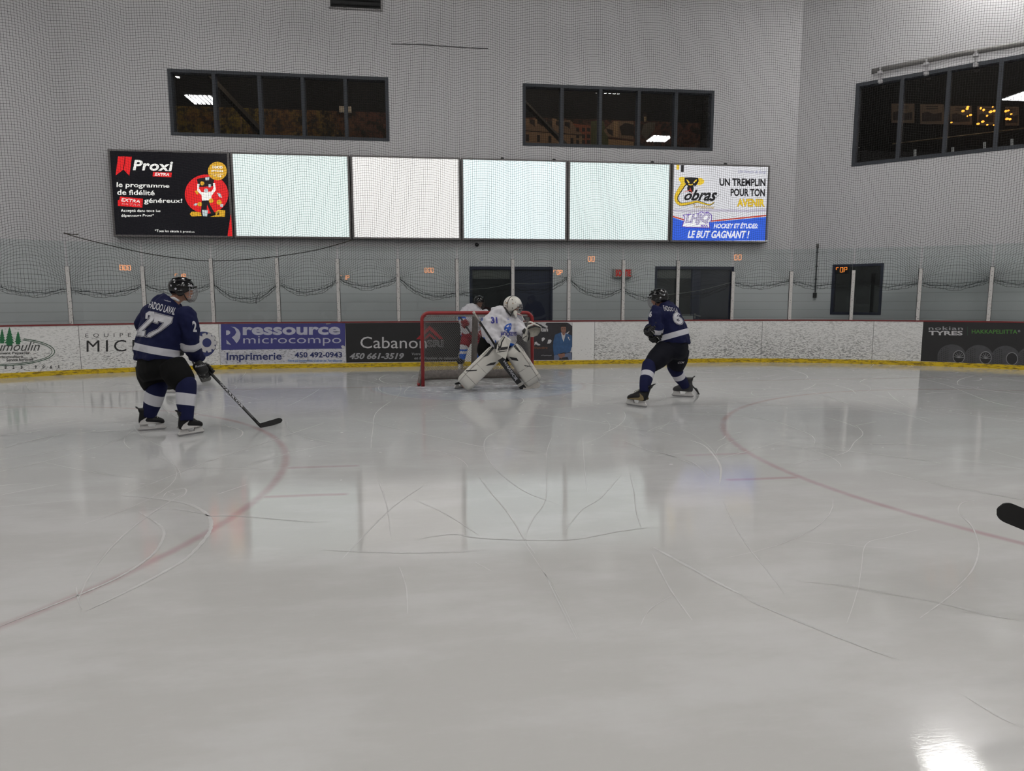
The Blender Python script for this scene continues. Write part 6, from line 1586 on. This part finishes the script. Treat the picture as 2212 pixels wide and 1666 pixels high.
for i in range(4): b.tube([hb+CAMR*(.01+.0*i)+UP*(.03-.022*i), hb+CAMR*.05+UP*(.03-.022*i)-CAMF*.02, hb+CAMR*.055+UP*(.02-.022*i)+CAMF*.03, hb+CAMR*.02+UP*(.015-.022*i)+CAMF*.04], [.016, .016, .015, .012], 7)
b.tube([hb-CAMF*.01+UP*.03, hb+UP*.055+CAMR*.02, hb+UP*.05+CAMR*.045], [.018, .017, .013], 7); b.build('blocker_palm', p.o, True)
gb = at(1023.5, 675.5, zb-.10); gt = at(1072, 752, zb+.14); gh = at(1122.5, 829, 11.06)
gs, gax, gn, gw = stick('goalie_stick', 'goalkeeper stick with a wide lettered paddle and white taped blade', gb, ground(1131, 841), ground(1168, 838)-ground(1131, 841), .31, mat('goalie_shaft', (.012, .012, .013), .4), mat('blade_white', (.50, .47, .43), .6, var=.15, scale=30), .095, knob=mat('knob_tape', (.45, .42, .38), .8), paddle=True)
hl = ground(1131, 841); pt = at(1081, 776, zb+.10); pe = hl-gax*.07; pw = ((at(1126, 826, 11.1)-at(1117, 830, 11.1))).normalized()
pw = (pw-gax*pw.dot(gax)).normalized(); pn = gax.cross(pw).normalized(); tape_w = mat('paddle_tape_white', (.46, .44, .41), .7)
def slab(b, a, c, w, t_): b.loft([[q_+pw*sx4*w+pn*sy4*t_ for sx4, sy4 in ((-1, -1), (1, -1), (1, 1), (-1, 1))] for q_ in (a, c)])
axp = (pe-pt).normalized()
b = MB().mat(PADB); slab(b, pt, pe-axp*.09, .045, .011); b.mat(tape_w); slab(b, pe-axp*.09, pe-axp*.02, .046, .012); b.mat(PADB); slab(b, pe-axp*.02, pe+axp*.075, .048, .012)
pdl = b.build('paddle', gs)
pr = Print(skin_fn([pdl]), 6); pr.quad_text('WARRIOR', gz(906, 1100), gz(1112, 1392), gz(1066, 1412), gz(868, 1105), PWH, bold=.03, lift=.001); pr.build('lettering', pdl)
# catching glove
zc_ = p.Z-.24
b = MB().mat(PADW); cw = lambda x, y, d=0.0: at(*gz(x, y), zc_+d)
rim = [(1165, 775), (1190, 690), (1215, 610), (1262, 600), (1270, 560), (1255, 532), (1300, 528), (1345, 560), (1400, 575), (1452, 612), (1440, 670), (1380, 735), (1300, 752), (1285, 790), (1240, 832), (1200, 815)]
cuffp = [(1165, 775), (1185, 700), (1215, 612), (1250, 625), (1240, 700), (1262, 740), (1270, 800), (1240, 832), (1195, 812)]
b.loft([[cw(x, y, -.05) for x, y in cuffp], [cw(x, y, .05) for x, y in cuffp]])
pocket = [(1250, 615), (1300, 600), (1370, 592), (1452, 612), (1440, 670), (1400, 725), (1340, 748), (1285, 752), (1265, 700)]
pc = Vector((0, 0, 0))
for x, y in pocket: pc += cw(x, y)/len(pocket)
rgs = [[cw(x, y, -.05) for x, y in pocket]]
for t_, d_ in ((.96, .01), (.85, .05), (.6, .08), (.25, .09)): rgs.append([pc+(cw(x, y)-pc)*t_+CAMF*d_ for x, y in pocket])
b.loft(rgs, cap=False); b.face(rgs[-1])
b.tube([cw(1245, 640, -.03), cw(1262, 590, -.04), cw(1310, 572, -.05), cw(1340, 552, -.05), cw(1395, 578, -.05), cw(1452, 612, -.05)], [.022, .022, .018, .018, .016, .012], 8)
b.tube([cw(1340, 556, -.05), cw(1318, 536, -.05), cw(1285, 528, -.04), cw(1255, 532, -.03)], [.014, .015, .014, .01], 8)
ct = b.build('catching_glove', p.o, True)
b = MB().mat(PADB); b.tube([cw(1252, 625, -.06), cw(1300, 602, -.075), cw(1370, 590, -.075), cw(1440, 608, -.065)], [.012, .014, .014, .008], 8)
b.prism([cw(1160, 660, -.02), cw(1205, 612, -.02), cw(1222, 640, -.02), cw(1196, 712, -.02)], -CAMF*.07); b.prism([cw(1258, 640, -.06), cw(1285, 700, -.06), cw(1268, 800, -.06), cw(1242, 826, -.06), cw(1262, 730, -.06)], -CAMF*.012)
b.tube([cw(1172, 778, -.075), cw(1205, 750, -.08), cw(1240, 735, -.075)], .006, 5); b.build('glove_trim', ct, True)
b = MB().mat(mat('pocket_mesh', (.48, .46, .41), .8, var=.3, scale=40)); b.loft([[pc+(cw(x, y)-pc)*t_+CAMF*(d_-.012) for x, y in pocket] for t_, d_ in ((.93, -.01), (.84, .03), (.6, .06), (.3, .07), (.02, .072))], cap=False); b.build('pocket_lining', ct, True)

# ------------------------------------------------------------------ white jersey player behind the goal
p = Person(14.4, 0, ground(1008, 796)); J = p.J
p.fd = (-CAMF*.95+CAMR*.3).normalized(); p.sd = (-CAMR*.95-CAMF*.3).normalized()
head = Head(J(1035, 652.5, -.05), -CAMF*.97+CAMR*.12-UP*.22, UP, .98)
trunk = p.L([(1017, 726, .06, .21, .16), (1018, 708, .03, .23, .175), (1021, 690, 0, .245, .18), (1024, 677, -.03, .25, .165), (1027, 668, -.04, .215, .14), (1031, 661, -.04, .11, .10)])
armR = p.L([(1008, 669, -.06, .09, .09), (1000, 680, -.10, .095, .095), (998, 690, -.16, .085, .085), (1003, 697, -.26, .07, .07)]); armL = p.L([(1043, 672, -.02, .09, .09), (1050, 685, -.06, .09, .09), (1047, 697, -.14, .08, .08), (1037, 703, -.22, .065, .065)])
hipR = p.L([(1010, 724, .05, .125, .13), (1006, 738, .0, .115, .12), (1003, 748, -.03, .10, .10)]); hipL = p.L([(1026, 726, .08, .125, .13), (1030, 740, .05, .115, .12), (1032, 750, .03, .10, .10)])
shR = p.L([(1004, 738, -.02, .095, .095), (1002, 752, -.02, .085, .085), (1000, 764, 0, .075, .07), (998, 776, .02, .058, .058)]); shL = p.L([(1031, 740, .04, .095, .095), (1033, 752, .04, .085, .085), (1035, 765, .05, .075, .07), (1036, 777, .06, .058, .058)])
p.body('person in a white jersey and black helmet leaning behind the goal net', [(armR, CAMF), (armL, CAMF), (hipR+shR[2:], p.sd), (hipL+shL[2:], p.sd)], trunk, head, [J(1031, 664, -.04), head.p(-.02, 0, -.07)])
jer = p.jersey(trunk, [armR, armL], JWG, [(J(1017, 726, .06), Vector((0, 0, 1)), -.03, .03, BLUE)], [[(armR[2][0], axis_of(armR[1][0], armR[3][0]), -.05, .06, BLUE)], [(armL[2][0], axis_of(armL[1][0], armL[3][0]), -.05, .06, BLUE)]], wr=.045)
pr = Print(skin_fn([jer]), 3); pr.quad_text('71', gz(246, 290), gz(288, 262), gz(294, 300), gz(256, 340), PIN, bold=.04, lift=.002); pr.quad_text('2', gz(606, 500), gz(634, 504), gz(632, 550), gz(604, 548), PIN, bold=.04, lift=.002); pr.build('lettering', jer)
REDC = cloth_mat('red_pants_cloth', (.20, .012, .022, 1)); REDG = mat('glove_red', (.20, .010, .018), .6, var=.2)
p.fuse('hockey_pants', [(p.L([(1017, 712, .04, .20, .16), (1018, 722, .05, .225, .18), (1018, 732, .05, .2, .17)]), p.sd), (hipR, p.sd), (hipL, p.sd)], REDC)
for L in (shR, shL): sock(p.o, L, p.sd, cloth_mat('sock_cloth', JWG, [(tuple(L[2][0]-p.root), (0, 0, 1), -.12, .0, BLUE), (tuple(L[0][0]-p.root), (0, 0, 1), -.20, -.16, BLUE)]))
skate(p.o, ground(999, 796), ground(992, 801), BOOTB, None, LACE, LOWH); skate(p.o, ground(1035, 796), ground(1040, 801), BOOTB, None, LACE, LOWH)
hockey_helmet(p.o, head, sticker=False, cage=mat('cage_wire_black', (.03, .03, .032), .4))
hs = J(1003, 699, -.30); he = ground(1068, 804); axs = axis_of(hs, he); 
stick('hockey_stick', 'dark hockey stick held low by the player behind the goal', hs-axs*.30, he, CAMR*.8-CAMF*.5, .29, stk, tape, .066)
glove(p.o, hs, axs, axis_of(armR[2][0], hs)+CAMR*.3, REDG, WTR, k=1.1); glove(p.o, hs+axs*.36, axs, axis_of(armL[2][0], hs+axs*.36), REDG, WTR, k=1.1)

# ------------------------------------------------------------------ skater hidden behind the player wearing 27 (one skate and a stick blade show)
p = Person(11.0, 50, ground(352, 846)); J = p.J
head = Head(J(374, 672, 0), CAMR*.8+CAMF*.4-UP*.15, UP, .95)
trunk = p.L([(352, 768, 0, .21, .16), (354, 748, 0, .22, .17), (360, 725, 0, .225, .17), (363, 706, 0, .215, .155), (366, 694, 0, .17, .13), (369, 686, 0, .1, .09)])
armR = p.L([(378, 698, -.04, .08, .08), (384, 712, .0, .085, .085), (382, 724, .1, .08, .08), (388, 733, .3, .065, .065)]); armL = p.L([(352, 692, .08, .08, .08), (344, 710, .14, .085, .085), (352, 728, .3, .075, .075), (372, 738, .5, .06, .06)])
hipL = p.L([(344, 776, .05, .12, .12), (340, 790, .05, .11, .11), (344, 803, .03, .095, .095)]); hipR = p.L([(364, 776, -.05, .12, .12), (372, 790, -.06, .11, .11), (376, 803, -.06, .095, .095)])
shL = p.L([(343, 795, .03, .09, .09), (342, 810, .03, .08, .08), (338, 822, .04, .068, .068), (336, 834, .05, .055, .055)]); shR = p.L([(375, 795, -.06, .09, .09), (374, 810, -.05, .08, .08), (370, 822, -.04, .066, .066), (368, 832, -.03, .052, .052)])
p.body('person almost wholly hidden behind the player wearing 27, one white skate holder showing', [(armR, CAMF), (armL, CAMF), (hipL+shL[2:], p.sd), (hipR+shR[2:], p.sd)], trunk, head, [J(369, 690), head.p(-.02, 0, -.07)])
p.jersey(trunk, [armR, armL], JWG, [], [[], []], wr=.02)
p.fuse('hockey_pants', [(p.L([(353, 762, 0, .19, .15), (354, 774, 0, .215, .175), (356, 784, 0, .18, .15)]), p.sd), (hipL, p.sd), (hipR, p.sd)], BLKC)
for L in (shL, shR): sock(p.o, L, p.sd, cloth_mat('sock_cloth', JWG))
skate(p.o, ground(357, 849), ground(386, 848), BOOTB, None, LACE, LOWH); skate(p.o, ground(322, 845), ground(350, 844), BOOTB, None, LACE, LOWH)
hockey_helmet(p.o, head, sticker=False)
hh = at(397, 740, 11.45); he = ground(437, 826); axs = axis_of(hh, he)
stick('hockey_stick', 'dark hockey stick whose grey taped blade shows below the glove of player 27', hh-axs*.35, he, ground(463, 820)-he, .26, stk, mat('stick_tape_grey', (.10, .10, .095), .8, var=.4, scale=30), .075)
glove(p.o, hh, axs, axis_of(armR[2][0], hh), GLV, WTR); glove(p.o, hh-axs*.30, axs, axis_of(armL[2][0], hh-axs*.30), GLV, WTR)

# ------------------------------------------------------------------ stick blade at the right edge
hl_ = at(2300, 1178, 2.9); tp = at(2150.5, 1128, 2.9); bd_ = (tp-hl_).normalized()
stick('hockey_stick', 'black taped stick blade poking in at the right edge of the picture', hl_+CAMR*.55+UP*1.05-CAMF*.1, hl_, bd_, (tp-hl_).length, stk, tape, .086)
